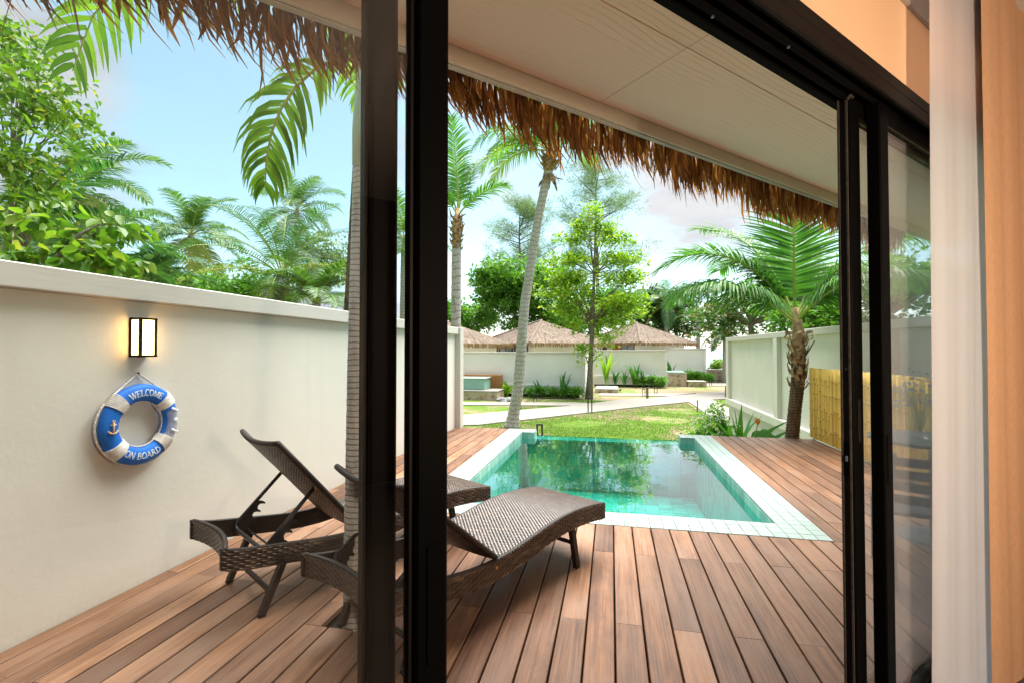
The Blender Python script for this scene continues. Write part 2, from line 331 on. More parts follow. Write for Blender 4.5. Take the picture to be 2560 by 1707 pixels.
    M['bark']=mat('tree_bark',(.22,.185,.145),.9,.15,.3,8,bstr=.5,bscale=30)
    M['husk']=mat('dry_husk',(.34,.215,.115),.85,.15,.4,14,rnd=7)
    M['husk2']=mat('pale_dry_sheath',(.50,.33,.185),.8,.15,.3,9,rnd=7)
    M['petiole']=mat('green_petiole',(.33,.42,.07),.45,.4,.12,6)
    M['rachis']=mat('yellow_green_rachis',(.36,.42,.09),.5,.35,.15,5)
    M['palm']=leafmat('coconut_leaflet',(.035,.125,.022),(.085,.23,.030),.36)
    M['palm_far']=leafmat('palm_leaflet_far',(.040,.11,.024),(.115,.21,.042),.30)
    M['palm_dark']=leafmat('palm_leaflet_deep',(.025,.09,.032),(.075,.18,.055),.28)
    M['palm_yellow']=leafmat('palm_leaflet_yellowing',(.20,.24,.04),(.40,.38,.07),.30)
    M['palm_near']=leafmat('areca_leaflet',(.07,.155,.022),(.18,.30,.045),.52)
    M['leaf_light']=leafmat('light_green_leaf',(.045,.125,.014),(.15,.25,.025),.42,.4,.4,(.29,.29,.045))
    M['leaf_mid']=leafmat('mid_green_leaf',(.04,.145,.016),(.14,.29,.03),.34)
    M['leaf_lime']=leafmat('lime_leaf',(.085,.22,.012),(.25,.38,.025),.38,.42,.35,(.37,.38,.05))
    M['leaf_dark']=leafmat('dark_green_leaf',(.022,.075,.014),(.085,.19,.03),.28,.4,.4,(.30,.13,.03))
    M['needle']=leafmat('casuarina_needle',(.09,.15,.075),(.20,.28,.14),.25,.7,.15)
    M['shrub']=leafmat('shrub_leaf',(.05,.17,.016),(.16,.34,.03),.34)
    M['strelitzia']=leafmat('glossy_broad_leaf',(.03,.13,.02),(.075,.23,.03),.3,.3,.5)
    M['orange']=mat('orange_petal',(.85,.30,.03),.5,.3,.1)
    M['white_petal']=mat('white_petal',(.82,.82,.80),.6,.2,.05)
    M['blue_petal']=mat('blue_petal',(.05,.36,.78),.6,.3,.2,9)
    M['violet']=mat('violet_petal',(.16,.20,.62),.6,.3,.2)
    # bamboo
    m,nt,b=base('yellow_bamboo'); M['bamboo']=m; v=coords(nt,(9,9,.9),'Object',21); oi=nd(nt,'ShaderNodeObjectInfo')
    c=ramp(nt,noise(nt,v,1.2,5),[(.3,(.66,.41,.07)),(.7,(.84,.575,.13))]); c=mixc(nt,1.0,c,ramp(nt,oi.outputs['Random'],[(0,(.82,.80,.72)),(1,(1.1,1.08,1.05))]),'MULTIPLY')
    nt.links.new(c,b.inputs['Base Color']); b.inputs['Roughness'].default_value=.4; b.inputs['Specular IOR Level'].default_value=.4
    M['bamboo_node']=mat('bamboo_node',(.58,.36,.08),.6,.3,.2)
    # ring, lamp
    M['blue']=mat('blue_foam',(.006,.15,.62),.6,.35,.10,9,bstr=.15,bscale=60)
    M['rope']=mat('cream_rope',(.80,.755,.69),.85,.1,.15,40,bstr=.4,bscale=120)
    M['white_paint']=mat('white_paint',(.80,.84,.86),.6,.3,.03)
    M['wood_light']=mat('light_plywood',(.72,.47,.22),.6,.3,.1)
    m,nt,b=base('lit_lamp_panel'); M['lampglow']=m
    b.inputs['Base Color'].default_value=(.9,.8,.6,1); b.inputs['Emission Color'].default_value=(1,.52,.14,1); b.inputs['Emission Strength'].default_value=4.2
    # interior
    M['peach']=mat('peach_wall_paint',(.70,.46,.29),.8,.2,.02,1)
    M['dark_panel']=mat('dark_timber_panel',(.045,.026,.016),.6,.2,.2,3)
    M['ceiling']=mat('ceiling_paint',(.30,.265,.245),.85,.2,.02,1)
    M['floor']=mat('dark_floor_tile',(.09,.075,.065),.4,.4,.06,2)
    m=bpy.data.materials.new('sheer_voile'); m.use_nodes=True; nt=m.node_tree; nt.nodes.clear(); M['sheer']=m
    out=nd(nt,'ShaderNodeOutputMaterial'); d=nd(nt,'ShaderNodeBsdfDiffuse',{0:(.86,.85,.93,1)}); t=nd(nt,'ShaderNodeBsdfTranslucent',{0:(.88,.87,.94,1)}); tr=nd(nt,'ShaderNodeBsdfTransparent',{0:(1,1,1,1)})
    a1=nd(nt,'ShaderNodeMixShader',{0:.5,1:d.outputs[0],2:t.outputs[0]}); a2=nd(nt,'ShaderNodeMixShader',{0:.10,1:a1.outputs[0],2:tr.outputs[0]}); nt.links.new(a2.outputs[0],out.inputs[0])
    m,nt,b=base('tan_linen_drape'); M['drape']=m; v=coords(nt,(1,1,1),'Object'); n=noise(nt,nd(nt,'ShaderNodeMapping',{0:v,'Scale':(160,160,40)}).outputs[0],1.0,4)
    nt.links.new(ramp(nt,n,[(.3,(.56,.335,.20)),(.7,(.66,.41,.26))]),b.inputs['Base Color']); b.inputs['Roughness'].default_value=.9; b.inputs['Specular IOR Level'].default_value=.1; bump(nt,b,n,.2,.002)
    m,nt,b=base('added_lamp_glow'); M['roomglow']=m  # glow of the added, out-of-view room lamp
    b.inputs['Base Color'].default_value=(.9,.8,.7,1); b.inputs['Emission Color'].default_value=(1,.76,.54,1); b.inputs['Emission Strength'].default_value=58.0
    M['teak']=mat('brown_door_timber',(.40,.17,.05),.5,.3,.2,6,stretch=(8,8,.6))
    M['clear_vase']=glassmat('vase_glass',(.86,.92,.93),.02)
    M['rock']=mat('grey_rock',(.30,.30,.31),.9,.2,.25,5,bstr=.5,bscale=14)
build_materials()
rng=np.random.default_rng(7); random.seed(7)
# ------------------------------------------------------------------ ground, sea, paths, lawn
b=MB(); n=24; xs=np.concatenate([np.linspace(-900,-40,6),np.linspace(-30,30,n),np.linspace(40,900,6)]); ys=np.concatenate([np.linspace(-300,-20,4),np.linspace(-10,62,n)])
vs=[(x,y,ZG) for y in ys for x in xs]; w=len(xs)
b.add(vs,[(j*w+i,j*w+i+1,(j+1)*w+i+1,(j+1)*w+i) for j in range(len(ys)-1) for i in range(w-1)])
b.build('ground',M['ground'],kind='structure')
b=MB(); b.add([(-3000,62,ZG-.02),(3000,62,ZG-.02),(3000,5000,ZG-.02),(-3000,5000,ZG-.02)],[(0,1,2,3)]); b.build('sea',M['sea'],kind='structure')
def slab(name,poly,z=ZG+.045):
    b=MB(); b.prism(poly,ZG-.05,z); return b.build(name,M['concrete'],kind='structure')
slab('path',[(-9.5,15.0),(-4.7,16.45),(-4.03,17.26),(-3.38,17.93),(-.98,20.7),(1.54,23.6),(3.97,26.1),(3.92,20.3),(3.9,14.0),(5.3,14.0),(5.35,22.8),(5.4,27.6),(7.4,29.0),(13,31.5),(13,34.6),(7.34,33.05),(6.37,32.5),(3.9,29.7),(2.0,27.5),(.52,26.6),(-1.78,23.2),(-4.03,21.0),(-4.58,20.4),(-6.0,18.85),(-12.0,17.6)])
slab('path',[(-14,21.6),(-7.1,22.36),(-1.78,23.19),(-.6,24.4),(-1.89,24.63),(-7.3,23.56),(-14,22.8)],ZG+.041)
slab('path',[(-.75,28.7),(2.14,29.13),(3.4,29.2),(5.25,31.8),(2.0,30.54),(-.74,30.16)],ZG+.041)
slab('path',[(4.98,37.86),(8.63,38.63),(14,39.6),(14,43.0),(9.39,42.0),(5.47,41.19)])
# short grass on the lawn, thinning out over the bare patches
def grass(nb,x0,x1,y0,y1,hmax,seed):
    r=np.random.default_rng(seed); x=r.uniform(x0,x1,nb); y=y0+(y1-y0)*r.random(nb)**1.35
    d=np.sin(x*1.3+1.1*np.sin(y*.9))*np.cos(y*1.1+.8*np.sin(x*.7)); keep=(d>-.45)|(r.random(nb)<.25)
    poly=lambda p,q:((p>3.85)&(p<5.45))
    pathm=((y>14.2+0*x)&(y-16.45>1.13*(x+4.65)-.0)&(y-18.85<1.10*(x+6.0)+.2)&(x<6))|poly(x,y)
    keep&=~pathm; x=x[keep];y=y[keep];k=len(x)
    hgt=hmax*r.uniform(.4,1,k); a=r.uniform(0,2*math.pi,k); wd=r.uniform(.004,.011,k); ln=r.normal(0,.6,(k,2))*hgt[:,None]
    A=np.stack([x-np.cos(a)*wd,y-np.sin(a)*wd,np.full(k,ZG-.01)],1); B=np.stack([x+np.cos(a)*wd,y+np.sin(a)*wd,np.full(k,ZG-.01)],1); Cc=np.stack([x+ln[:,0],y+ln[:,1],ZG+hgt],1)
    V=np.stack([A,B,Cc],1).reshape(-1,3); F=np.arange(3*k).reshape(-1,3); return V,F
V,F=grass(130000,-4.5,6.5,12.5,26,.05,3)
obj('grass',npmesh('grass',V,F,M['blade']),label='short green lawn grass between the pool and the curved path',cat='grass',kind='stuff')

# ------------------------------------------------------------------ deck of single planks
PX0,PX1,PY0,PY1=-1.80,1.60,3.905,8.33       # outline of the coping
deck=thing('deck','brown hardwood plank deck around the pool','deck',kind='structure')
b=MB(); b.box(-2.86,PX0-.01,-2.2,8.34,-.20,-.055); b.box(PX1+.01,3.16,.4,8.34,-.20,-.055); b.box(PX0-.01,PX1+.01,-1.4,PY0-.01,-.20,-.055)
b.box(-2.86,3.2,8.345,8.36,ZG,-.06) if False else None
b.build('joist_bed',M['underdeck'],deck)
b=MB(); b.box(-2.86,PX0,8.30,8.335,ZG-.05,-.03); b.box(PX1,3.16,8.30,8.335,ZG-.05,-.03); b.build('skirt_board',M['plaster'],deck)
PITCH,XG=.1421,.013
def plank(x0,x1,y0,y1):
    if y1-y0<.05 or x1-x0<.02: return
    g=.0045; c=.003; X0,X1=x0+g,x1-g; Y0,Y1=y0+.0012,y1-.0012; z0=-.028; dz=random.uniform(-.0012,.0012)
    prof=[(X0,z0),(X1,z0),(X1,-c+dz),(X1-c,dz),(X0+c,dz),(X0,-c+dz)]
    b=MB(); n=6; b.add([(x,Y0,z) for x,z in prof]+[(x,Y1,z) for x,z in prof],[tuple(range(n)),tuple(range(2*n-1,n-1,-1))]+[(i,n+i,n+(i+1)%n,(i+1)%n) for i in range(n)])
    b.build('plank',M['deck'],deck)
HX0,HX1,HY0,HY1=-1.45,-1.195,2.18,2.40        # square opening left for the palm trunk
for k in range(-20,22):
    x0=XG+k*PITCH; x1=x0+PITCH
    if k==-20: x0=-2.785
    ystart=max(x0+.75,-.75); off=2.515 if k%2==0 else 3.385
    js=[off+1.82*j for j in range(-3,5)]
    def run(ya,yb,xa,xb):
        cuts=[ya]+[j for j in js if ya+.06<j<yb-.06]+[yb]
        for a,c in zip(cuts[:-1],cuts[1:]): plank(xa,xb,a,c)
    mid=(x0+x1)/2
    if x1<=PX0+.01 or x0>=PX1-.005:
        segs=[(ystart,8.335)]
    elif x0<PX0<x1: 
        run(max(ystart,0),PY0,x0,x1) if False else None
        segs=[(ystart,PY0-.004)]; run(PY0-.004,8.335,x0,PX0-.003)
    elif x0<PX1<x1:
        segs=[(ystart,PY0-.004)]; run(PY0-.004,8.335,PX1+.003,x1)
    else: segs=[(ystart,PY0-.004)]
    for ya,yb in segs:
        if x1>HX0+.02 and x0<HX1-.02:
            run(ya,HY0,x0,x1); run(HY1,yb,x0,x1)
            if x0<HX0: plank(x0,HX0,HY0,HY1)
            if x1>HX1: plank(HX1,x1,HY0,HY1)
        else: run(ya,yb,x0,x1)

# ------------------------------------------------------------------ swimming pool
pool=thing('swimming_pool','rectangular infinity pool with pale green tiled edge set in the deck','pool')
IX0,IX1,IY0,IY1=-1.505,1.297,4.21,8.03
WZ=-.10; FZ=-.95
b=MB()
b.box(PX0,IX0,PY0,PY1,FZ-.1,-.012); b.box(IX1,PX1,PY0,PY1,FZ-.1,-.012); b.box(IX0,IX1,PY0,IY0,FZ-.1,-.0125)
b.box(IX0,IX0+.205,IY1,PY1,FZ-.1,-.0125); b.box(IX1-.205,IX1,IY1,PY1,FZ-.1,-.0125); b.box(IX0+.205,IX1-.205,IY1,PY1+.02,FZ-.1,WZ-.016); b.box(PX0,PX1,PY0,PY1,FZ-.25,FZ-.1)
b.build('pool_shell',M['grout'],pool)
b=MB(); b.box(PX0+.05,PX1-.05,PY1+.02,PY1+.9,ZG-.05,-.75); b.build('overflow_basin',M['plaster'],pool)
TS=.1
tilemesh={}
def tile(x0,x1,y0,y1,acc=None):
    g=.0016; zt=.004
    if acc is not None: acc.bbox(x0+g,x1-g,y0+g,y1-g,-.011,zt,.0015); return
    key=(round(x1-x0,3),round(y1-y0,3))
    if key not in tilemesh:
        q=MB(); hx,hy=key[0]/2-g,key[1]/2-g; q.bbox(-hx,hx,-hy,hy,-.011,0,.002); tilemesh[key]=q.mesh('coping_tile',M['tile'])
    obj('coping_tile',tilemesh[key],pool,loc=((x0+x1)/2,(y0+y1)/2,zt+random.uniform(-.0008,.0008)))
acc=MB()
nx=34; sx=(PX1-PX0)/nx
for i in range(nx):
    for j in range(3): tile(PX0+i*sx,PX0+(i+1)*sx,PY0+j*(IY0-PY0)/3,PY0+(j+1)*(IY0-PY0)/3)
ny=41; sy=(PY1-IY0)/ny
for i in range(ny):
    ya,yb=IY0+i*sy,IY0+(i+1)*sy; a=None if yb<6.6 else acc
    for j in range(3):
        tile(PX0+j*(IX0-PX0)/3,PX0+(j+1)*(IX0-PX0)/3,ya,yb,a); tile(IX1+j*(PX1-IX1)/3,IX1+(j+1)*(PX1-IX1)/3,ya,yb,a)
for i in range(2):
    for j in range(3):
        for xx in (IX0,IX1-.205): tile(xx+i*.1025,xx+(i+1)*.1025,IY1+j*.1,IY1+(j+1)*.1,acc)
acc.build('distant_coping_tiles',M['tile'],pool,kind='stuff')
# waterline and floor tiles below the water
acc=MB()
def wtiles(axis,fixed,a0,a1,z0,z1,step,zstep,sgn,thick=.004):
    na=max(1,round((a1-a0)/step)); nzz=max(1,round((z1-z0)/zstep)); da=(a1-a0)/na; dz=(z1-z0)/nzz
    for i in range(na):
        for j in range(nzz):
            p0,p1=a0+i*da+.002,a0+(i+1)*da-.002; q0,q1=z0+j*dz+.002,z0+(j+1)*dz-.002
            if axis=='x': acc.box(min(fixed,fixed+sgn*thick),max(fixed,fixed+sgn*thick),p0,p1,q0,q1)
            else: acc.box(p0,p1,min(fixed,fixed+sgn*thick),max(fixed,fixed+sgn*thick),q0,q1)
wtiles('x',IX0,IY0,IY1,FZ+.005,-.014,.1,.19,1); wtiles('x',IX1,IY0,IY1,FZ+.005,-.014,.1,.19,-1)
wtiles('y',IY0,IX0,IX1,FZ+.005,-.014,.2,.19,1); wtiles('y',IY1,IX0+.21,IX1-.21,FZ+.005,WZ-.02,.2,.2,-1)
wtiles('y',IY1,IX0,IX0+.203,FZ+.005,-.014,.1,.19,-1); wtiles('y',IY1,IX1-.203,IX1,FZ+.005,-.014,.1,.19,-1)
wtiles('x',IX0+.205,IY1,PY1,WZ-.016,-.014,.1,.1,1); wtiles('x',IX1-.205,IY1,PY1,WZ-.016,-.014,.1,.1,-1)
nxf,nyf=14,38
for i in range(nxf):
    for j in range(nyf):
        x0=IX0+.006+i*(IX1-IX0-.012)/nxf; y0=IY0+.006+j*(IY1-IY0-.012)/nyf
        acc.box(x0+.002,x0+(IX1-IX0)/nxf-.003,y0+.002,y0+(IY1-IY0)/nyf-.003,FZ-.02,FZ+random.uniform(0,.002))
for i in range(24): 
    x0=IX0+.21+i*(IX1-IX0-.42)/24
    for j in range(3): acc.box(x0+.002,x0+.097,IY1+.002+j*.1,IY1+.098+j*.1,WZ-.03,WZ-.011)
acc.build('submerged_tiles',M['tile_wet'],pool,kind='stuff')
b=MB(); b.add([(IX0+.001,IY0+.001,WZ),(IX1-.001,IY0+.001,WZ),(IX1-.001,IY1-.006,WZ),(IX1-.211,IY1-.006,WZ),(IX1-.211,PY1+.018,WZ),(IX0+.211,PY1+.018,WZ),(IX0+.211,IY1-.006,WZ),(IX0+.001,IY1-.006,WZ)],[(0,1,2,3,4,5,6,7)])
b.build('water',M['water'],pool)
b=MB(); b.tube([(.62,4.085,.0045),(.62,4.085,.0075)],.055,24); b.build('deck_light',M['drain'],pool)
b=MB(); b.bbox(-.12,.10,6.70,6.92,FZ+.004,FZ+.018); b.build('floor_drain',M['drain'],pool)
b=MB(); b.tube([(-.02,6.05,FZ+.004),(-.02,6.05,FZ+.02)],.075,20); b.build('suction_cover',M['drain'],pool)

# ------------------------------------------------------------------ garden walls beside the deck
def wallthing(name,label): return thing(name,label,'wall')
lw=wallthing('boundary_wall','long cream rendered wall with a projecting cap beside the loungers')
b=MB(); b.box(-2.95,-2.79,-4.2,8.28,ZG-.05,1.69); b.build('wall_panel',M['plaster_old'],lw)
b=MB(); b.bbox(-2.99,-2.725,-4.2,4.75,1.692,1.815,.006); b.bbox(-2.99,-2.725,4.753,8.235,1.692,1.815,.006); b.build('wall_cap',M['cap'],lw)
b=MB(); b.bbox(-2.95,-2.69,8.238,8.43,ZG-.05,1.815,.006); b.build('end_pillar',M['cap'],lw)
rw=wallthing('boundary_wall','cream panelled wall behind the bamboo screen and leaning coconut palm')
RX=3.80
b=MB(); b.box(RX+.10,RX+.30,1.2,17.10,-.24,1.70); b.build('wall_panel',M['plaster'],rw)
b=MB(); b.box(RX+.06,RX+.34,1.2,17.05,ZG-.05,-.385); b.build('plinth',M['plaster'],rw)
b=MB(); b.bbox(RX-.0,RX+.40,1.2,17.16,1.695,1.825,.006); b.build('wall_cap',M['cap'],rw)
b=MB(); b.bbox(RX-.02,RX+.40,1.2,17.16,-.385,-.19,.006); b.build('wall_sill',M['plaster'],rw)
for y0,y1 in ((16.85,17.155),(12.13,12.38),(7.5,7.75),(3.0,3.25)):
    b=MB(); b.bbox(RX+.002,RX+.398,y0,y1,-.189,1.694,.004); b.build('pilaster',M['plaster'],rw)

# bamboo screen: single poles
bs=thing('bamboo_screen','waist-high yellow bamboo pole screen along the deck edge','screen',(3.115,3.3,.035))
def polemesh(s):
    q=MB(); r=.0245; zs=[0];  rr=random.Random(s); z=rr.uniform(.05,.2)
    while z<1.07:
        q2=z; zs+= [q2-.012,q2-.004,q2+.004,q2+.012]; z+=rr.uniform(.20,.30)
    zs.append(1.085+rr.uniform(-.01,.012)); rad=[]
    for i,zz in enumerate(zs):
        if i in (0,len(zs)-1): rad.append(r)
        else: rad.append([r,r*1.07,r*1.07,r][(i-1)%4])
    k=8
    vs=[(rad[i]*math.cos(2*math.pi*j/k),rad[i]*math.sin(2*math.pi*j/k),zz) for i,zz in enumerate(zs) for j in range(k)]
    for i in range(len(zs)-1):
        q.mi=1 if (i>0 and i<len(zs)-2 and (i-1)%4 in (0,1,2)) else 0
        q.f+= [(i*k+j,i*k+(j+1)%k,(i+1)*k+(j+1)%k,(i+1)*k+j) for j in range(k)]; q.m+=[q.mi]*k
    q.f+=[tuple(range((len(zs)-1)*k,len(zs)*k))]; q.m.append(0); q.v=vs; q.n=len(vs)
    return q.mesh('bamboo_pole',[M['bamboo'],M['bamboo_node']],True)
pm=[polemesh(s) for s in range(7)]
for i in range(98):
    y=5.06-i*.0515
    obj('bamboo_pole',pm[random.randrange(7)],bs,loc=(random.uniform(-.004,.004)+.015*(i/98),y,random.uniform(-.008,.008)),rot=(random.uniform(-.006,.006),random.uniform(-.008,.008),random.uniform(0,6)))
b=MB(); b.box(.03,.055,.0,5.08,.18,.23); b.box(.03,.055,.0,5.08,.85,.90); b.build('backing_rail',M['bamboo_node'],bs)
b=MB(); b.box(.028,.058,5.03,5.075,-.034,.95); b.box(.028,.058,2.0,2.045,-.034,.95); b.build('support_post',M['lampblack'],bs)
# ------------------------------------------------------------------ the villa we stand in: local x = along the facade, local y = outwards (45 degrees to the deck)
FA=R(45)
villa=thing('thatched_villa','villa eave overhead with grained soffit boards and hanging thatch fringe','building',(0,0,0),FA)
EC,EZ=1.95,2.712                              # eave distance from the camera and underside of the fascia
SZ=EZ+.078
seam=[-2.2,-.15,1.85,3.85,5.9,8.0]
for a,c in zip(seam[:-1],seam[1:]):
    for y0,y1 in ((.80,1.355),(1.358,EC-.022)):
        b=MB(); b.bbox(a+.0015,c-.0015,y0,y1,SZ,SZ+.012,.002); b.build('soffit_board',M['soffit'],villa)
for a,c in ((-3.0,.9),(.902,3.30),(3.302,8.0)):
    b=MB(); b.bbox(a,c,EC-.02,EC,EZ,EZ+.20,.003); b.build('fascia_board',M['fascia'],villa)
b=MB(); b.box(-3.0,8.0,EC+.001,EC+.03,EZ-.006,EZ+.0); b.build('drip_strip',M['cap'],villa)
# roof slope above the eave
b=MB(); b.add([(-3,EC+.10,EZ+.06),(8,EC+.10,EZ+.06),(8,-2.2,EZ+2.6),(-3,-2.2,EZ+2.6),(-3,EC+.10,EZ+.26),(8,EC+.10,EZ+.26),(8,-2.2,EZ+2.8),(-3,-2.2,EZ+2.8)],[(3,2,1,0),(4,5,6,7),(0,1,5,4),(1,2,6,5),(2,3,7,6),(3,0,4,7)])
b.build('thatch_roof',M['thatch_grey'],villa,kind='stuff')
# hanging fringe: dry palm leaf strips in several layers
def fringe(nstrip,x0,x1,yc,zt,seed,q=None,w0=.009,w1=.024):
    r=np.random.default_rng(seed); q=q or MB()
    for i in range(nstrip):
        x=r.uniform(x0,x1); clump=.5+.5*math.sin(x*5.1+1.3*math.sin(x*2.3)); ln=(.13+.12*clump*r.random()+.11*r.random()**2)*r.uniform(.75,1.15)
        y=yc+r.uniform(-.02,.13); z=zt+r.uniform(-.02,.10); lean=r.normal(.10,.17); out=abs(r.normal(.05,.10)); curl=r.normal(.20,.22); wd=r.uniform(w0,w1)
        a=r.uniform(0,math.pi); side=np.array([math.cos(a),math.sin(a)*.8,0.0]); tw=r.normal(0,.5)
        pts=[];ws=[];sd=[]
        for k in range(5):
            u=k/4; pts.append((x+ln*(lean*u+curl*u*u*u),y+ln*(out*u+.2*curl*u*u),z-ln*u*(1-.10*abs(curl)*u)-(0 if k else 0)))
            ws.append(wd*(.75,1.0,1.0,.80,.16)[k]); aa=a+tw*u; sd.append((math.cos(aa),math.sin(aa),0.0))
        q.ribbon(pts,ws,sd)
    return q
q=fringe(2700,-2.8,6.6,EC+.065,EZ+.03,5); fringe(1900,-2.8,6.6,EC+.06,EZ+.03,6,q,.004,.010); q.build('thatch_fringe',M['thatch'],villa,kind='stuff')

# room shell round the door
IC=.617                                       # inner face of the door wall
b=MB(); b.box(-3.2,6.5,IC,.80,2.312,3.05); b.build('wall_above_door',M['peach'],kind='structure',rotz=FA)
b=MB(); b.box(-3.2,6.5,-3.6,IC-.001,3.0,3.05); b.build('ceiling',M['ceiling'],kind='structure',rotz=FA)
b=MB(); b.box(-3.2,6.5,-3.6,.746,-.15,.012); b.build('floor',M['floor'],kind='structure',rotz=FA)
b=MB(); b.box(4.1,4.3,-3.6,.80,.013,2.999); b.build('wall_beside_door',M['peach'],kind='structure',rotz=FA)
b=MB(); b.box(-3.3,-3.2,-3.6,.80,.013,2.999); b.build('wall_far_side',M['dark_panel'],kind='structure',rotz=FA)

b=MB(); b.box(-3.2,4.1,-3.7,-3.6,.013,2.999); b.build('wall_behind_camera',M['dark_panel'],kind='structure',rotz=FA)
b=MB(); b.box(-3.19,4.09,IC-.014,IC-.0005,2.612,2.998); b.build('wall_shade_band',M['ceiling'],kind='structure',rotz=FA)  # grey strip painting the shade on the upper wall above the door
cl=thing('added_floor_lamp','unseen warm globe floor lamp added to light the room and the curtains','floor lamp',(.7071*(1.25+1.0),.7071*(1.25-1.0),.0125),FA)  # out of view, added for the warm light on wall and curtains
q=MB(); q.tube([(0,0,0),(0,0,.02),(0,0,.035)],[.15,.15,.03],28); q.build('lamp_base',M['black'],cl)
q=MB(); q.tube([(0,0,.036),(0,0,1.36)],.012,10); q.build('lamp_stand',M['black'],cl)
q=MB(); q.tube([(0,0,1.50+.15*math.sin(a)) for a in np.linspace(-1.45,1.45,15)],[.15*math.cos(a) for a in np.linspace(-1.45,1.45,15)],24); q.build('lit_globe',M['roomglow'],cl,True)

# sliding door: fixed frame and four leaves
df=thing('sliding_door_frame','black aluminium door head with double track above the opening','door frame',(0,0,0),FA)
b=MB(); 
prof=[(.745,2.232),(.725,2.232),(.725,2.252),(.705,2.252),(.705,2.236),(.697,2.230),(.690,2.236),(.685,2.252),(.664,2.252),(.664,2.236),(.655,2.230),(.646,2.236),(.640,2.250),(.622,2.250),(.622,2.230),(.616,2.230),(.616,2.300),(.745,2.300)]
def extr(q,prof,x0,x1):
    n=len(prof); q.add([(x0,y,z) for y,z in prof]+[(x1,y,z) for y,z in prof],[tuple(range(n)),tuple(range(2*n-1,n-1,-1))]+[(i,n+i,n+(i+1)%n,(i+1)%n) for i in range(n)])
extr(b,prof,-3.19,4.09); b.build('head_track',M['black'],df)
b=MB(); b.bbox(-3.19,4.09,.6035,.6155,2.228,2.268,.002); b.bbox(-3.19,4.09,.6045,.6155,2.270,2.311,.002); b.build('head_cover',M['brownblack'],df)
b=MB(); b.box(-3.19,4.09,.62,.745,.0125,.03); b.build('sill_track',M['black'],df)
b=MB(); b.box(-3.19,-3.15,.62,.745,.031,2.229); b.build('jamb',M['black'],df)
b=MB(); b.box(4.05,4.09,.62,.745,.031,2.229); b.build('jamb',M['black'],df)
for t_,c_ in ((1.05,.697),(1.33,.655)):
    b=MB(); b.tube([(t_,c_,2.2295),(t_,c_,2.2255)],.004,10); b.build('screw',M['edge'],df)
def leaf(label,x0,x1,c0,c1,lead,lw,extra=False):
    """one sliding leaf; lead = +1 when its leading stile is at x1"""
    d=thing('sliding_door_leaf',label,'door',(0,0,0),FA,'sliding glass door leaves')
    wl,wr=(.058,lw) if lead>0 else (lw,.06)
    z0,z1=.032,2.246
    def stile(a,c):
        q=MB(); q.bbox(a,c,c0,c1,z0,z1,.004); s=q.build('stile',M['black'],d)
        return s
    s1=stile(x0,x0+wl); s2=stile(x1-wr,x1)
    q=MB(); q.bbox(x0+wl+.0005,x1-wr-.0005,c0+.002,c1-.002,z0,z0+.09,.003); q.build('bottom_rail',M['black'],d)
    q=MB(); q.bbox(x0+wl+.0005,x1-wr-.0005,c0+.002,c1-.002,z1-.055,z1,.003); q.build('top_rail',M['black'],d)
    cm=(c0+c1)/2
    for zz in ((x0+wl,x0+wl+.007),(x1-wr-.007,x1-wr)):
        q=MB(); q.box(zz[0],zz[1],cm-.011,cm+.011,z0+.091,z1-.056); q.build('glazing_bead',M['brownblack'],d)
    q=MB(); q.box(x0+wl+.004,x1-wr-.004,cm-.003,cm+.003,z0+.0905,z1-.0555); q.build('glass_pane',M['glass'],d)
    if extra:
        e=x0
        q=MB(); q.box(e-.007,e-.0005,c0+.006,c0+.011,z0+.02,z1-.002); q.box(e-.007,e-.0005,c1-.010,c1-.005,z0+.02,z1-.002); q.build('brush_seal',M['seal'],d)
        q=MB(); q.box(e-.0025,e-.0004,c0+.0115,c1-.0105,z0+.02,z1-.01); q.build('edge_channel',M['brownblack'],d)
        q=MB(); q.bbox(e-.006,e-.0026,c0+.0125,c1-.0115,.99,1.10,.001); lk=q.build('lock_plate',M['black'],d)
        q=MB(); q.bbox(e-.013,e-.0062,c0+.016,c1-.018,1.037,1.055,.001); q.build('latch',M['edge'],d)
        q=MB(); q.tube([(e-.0027,(c0+c1)/2,1.34),(e-.005,(c0+c1)/2,1.34)],.0035,10); q.build('screw',M['strut'],d)
        q=MB(); q.tube([(e+.012,c0-.002,2.236),(e+.004,c0-.008,2.247),(e-.006,c0-.006,2.243),(e-.008,c0+.004,2.228)],.005,8); q.build('loose_seal_end',M['seal'],d)
        q=MB(); q.bbox(x0+.028,x0+.048,c0-.0025,c0-.0003,1.10,1.24,.001); q.build('recessed_pull',M['brownblack'],d)
    else:
        q=MB(); a=x1-.034 if lead>0 else x0+.02
        q.bbox(a,a+.02,c0-.0025,c0-.0003,.95,1.12,.001); q.build('recessed_pull',M['black'],d)
    return d
leaf('outer glass door leaf on the left, its stile in front of the grey palm trunk',-1.35,.243,.685,.725,1,.041)
leaf('inner glass door leaf on the left with the widest black stile',-1.29,.3055,.640,.680,1,.050)
leaf('outer glass door leaf on the right, lock and brush seal on its edge',1.782,3.35,.685,.725,-1,.075,True)
leaf('inner glass door leaf on the right, next to the white sheer curtain',1.892,3.45,.640,.680,-1,.07)

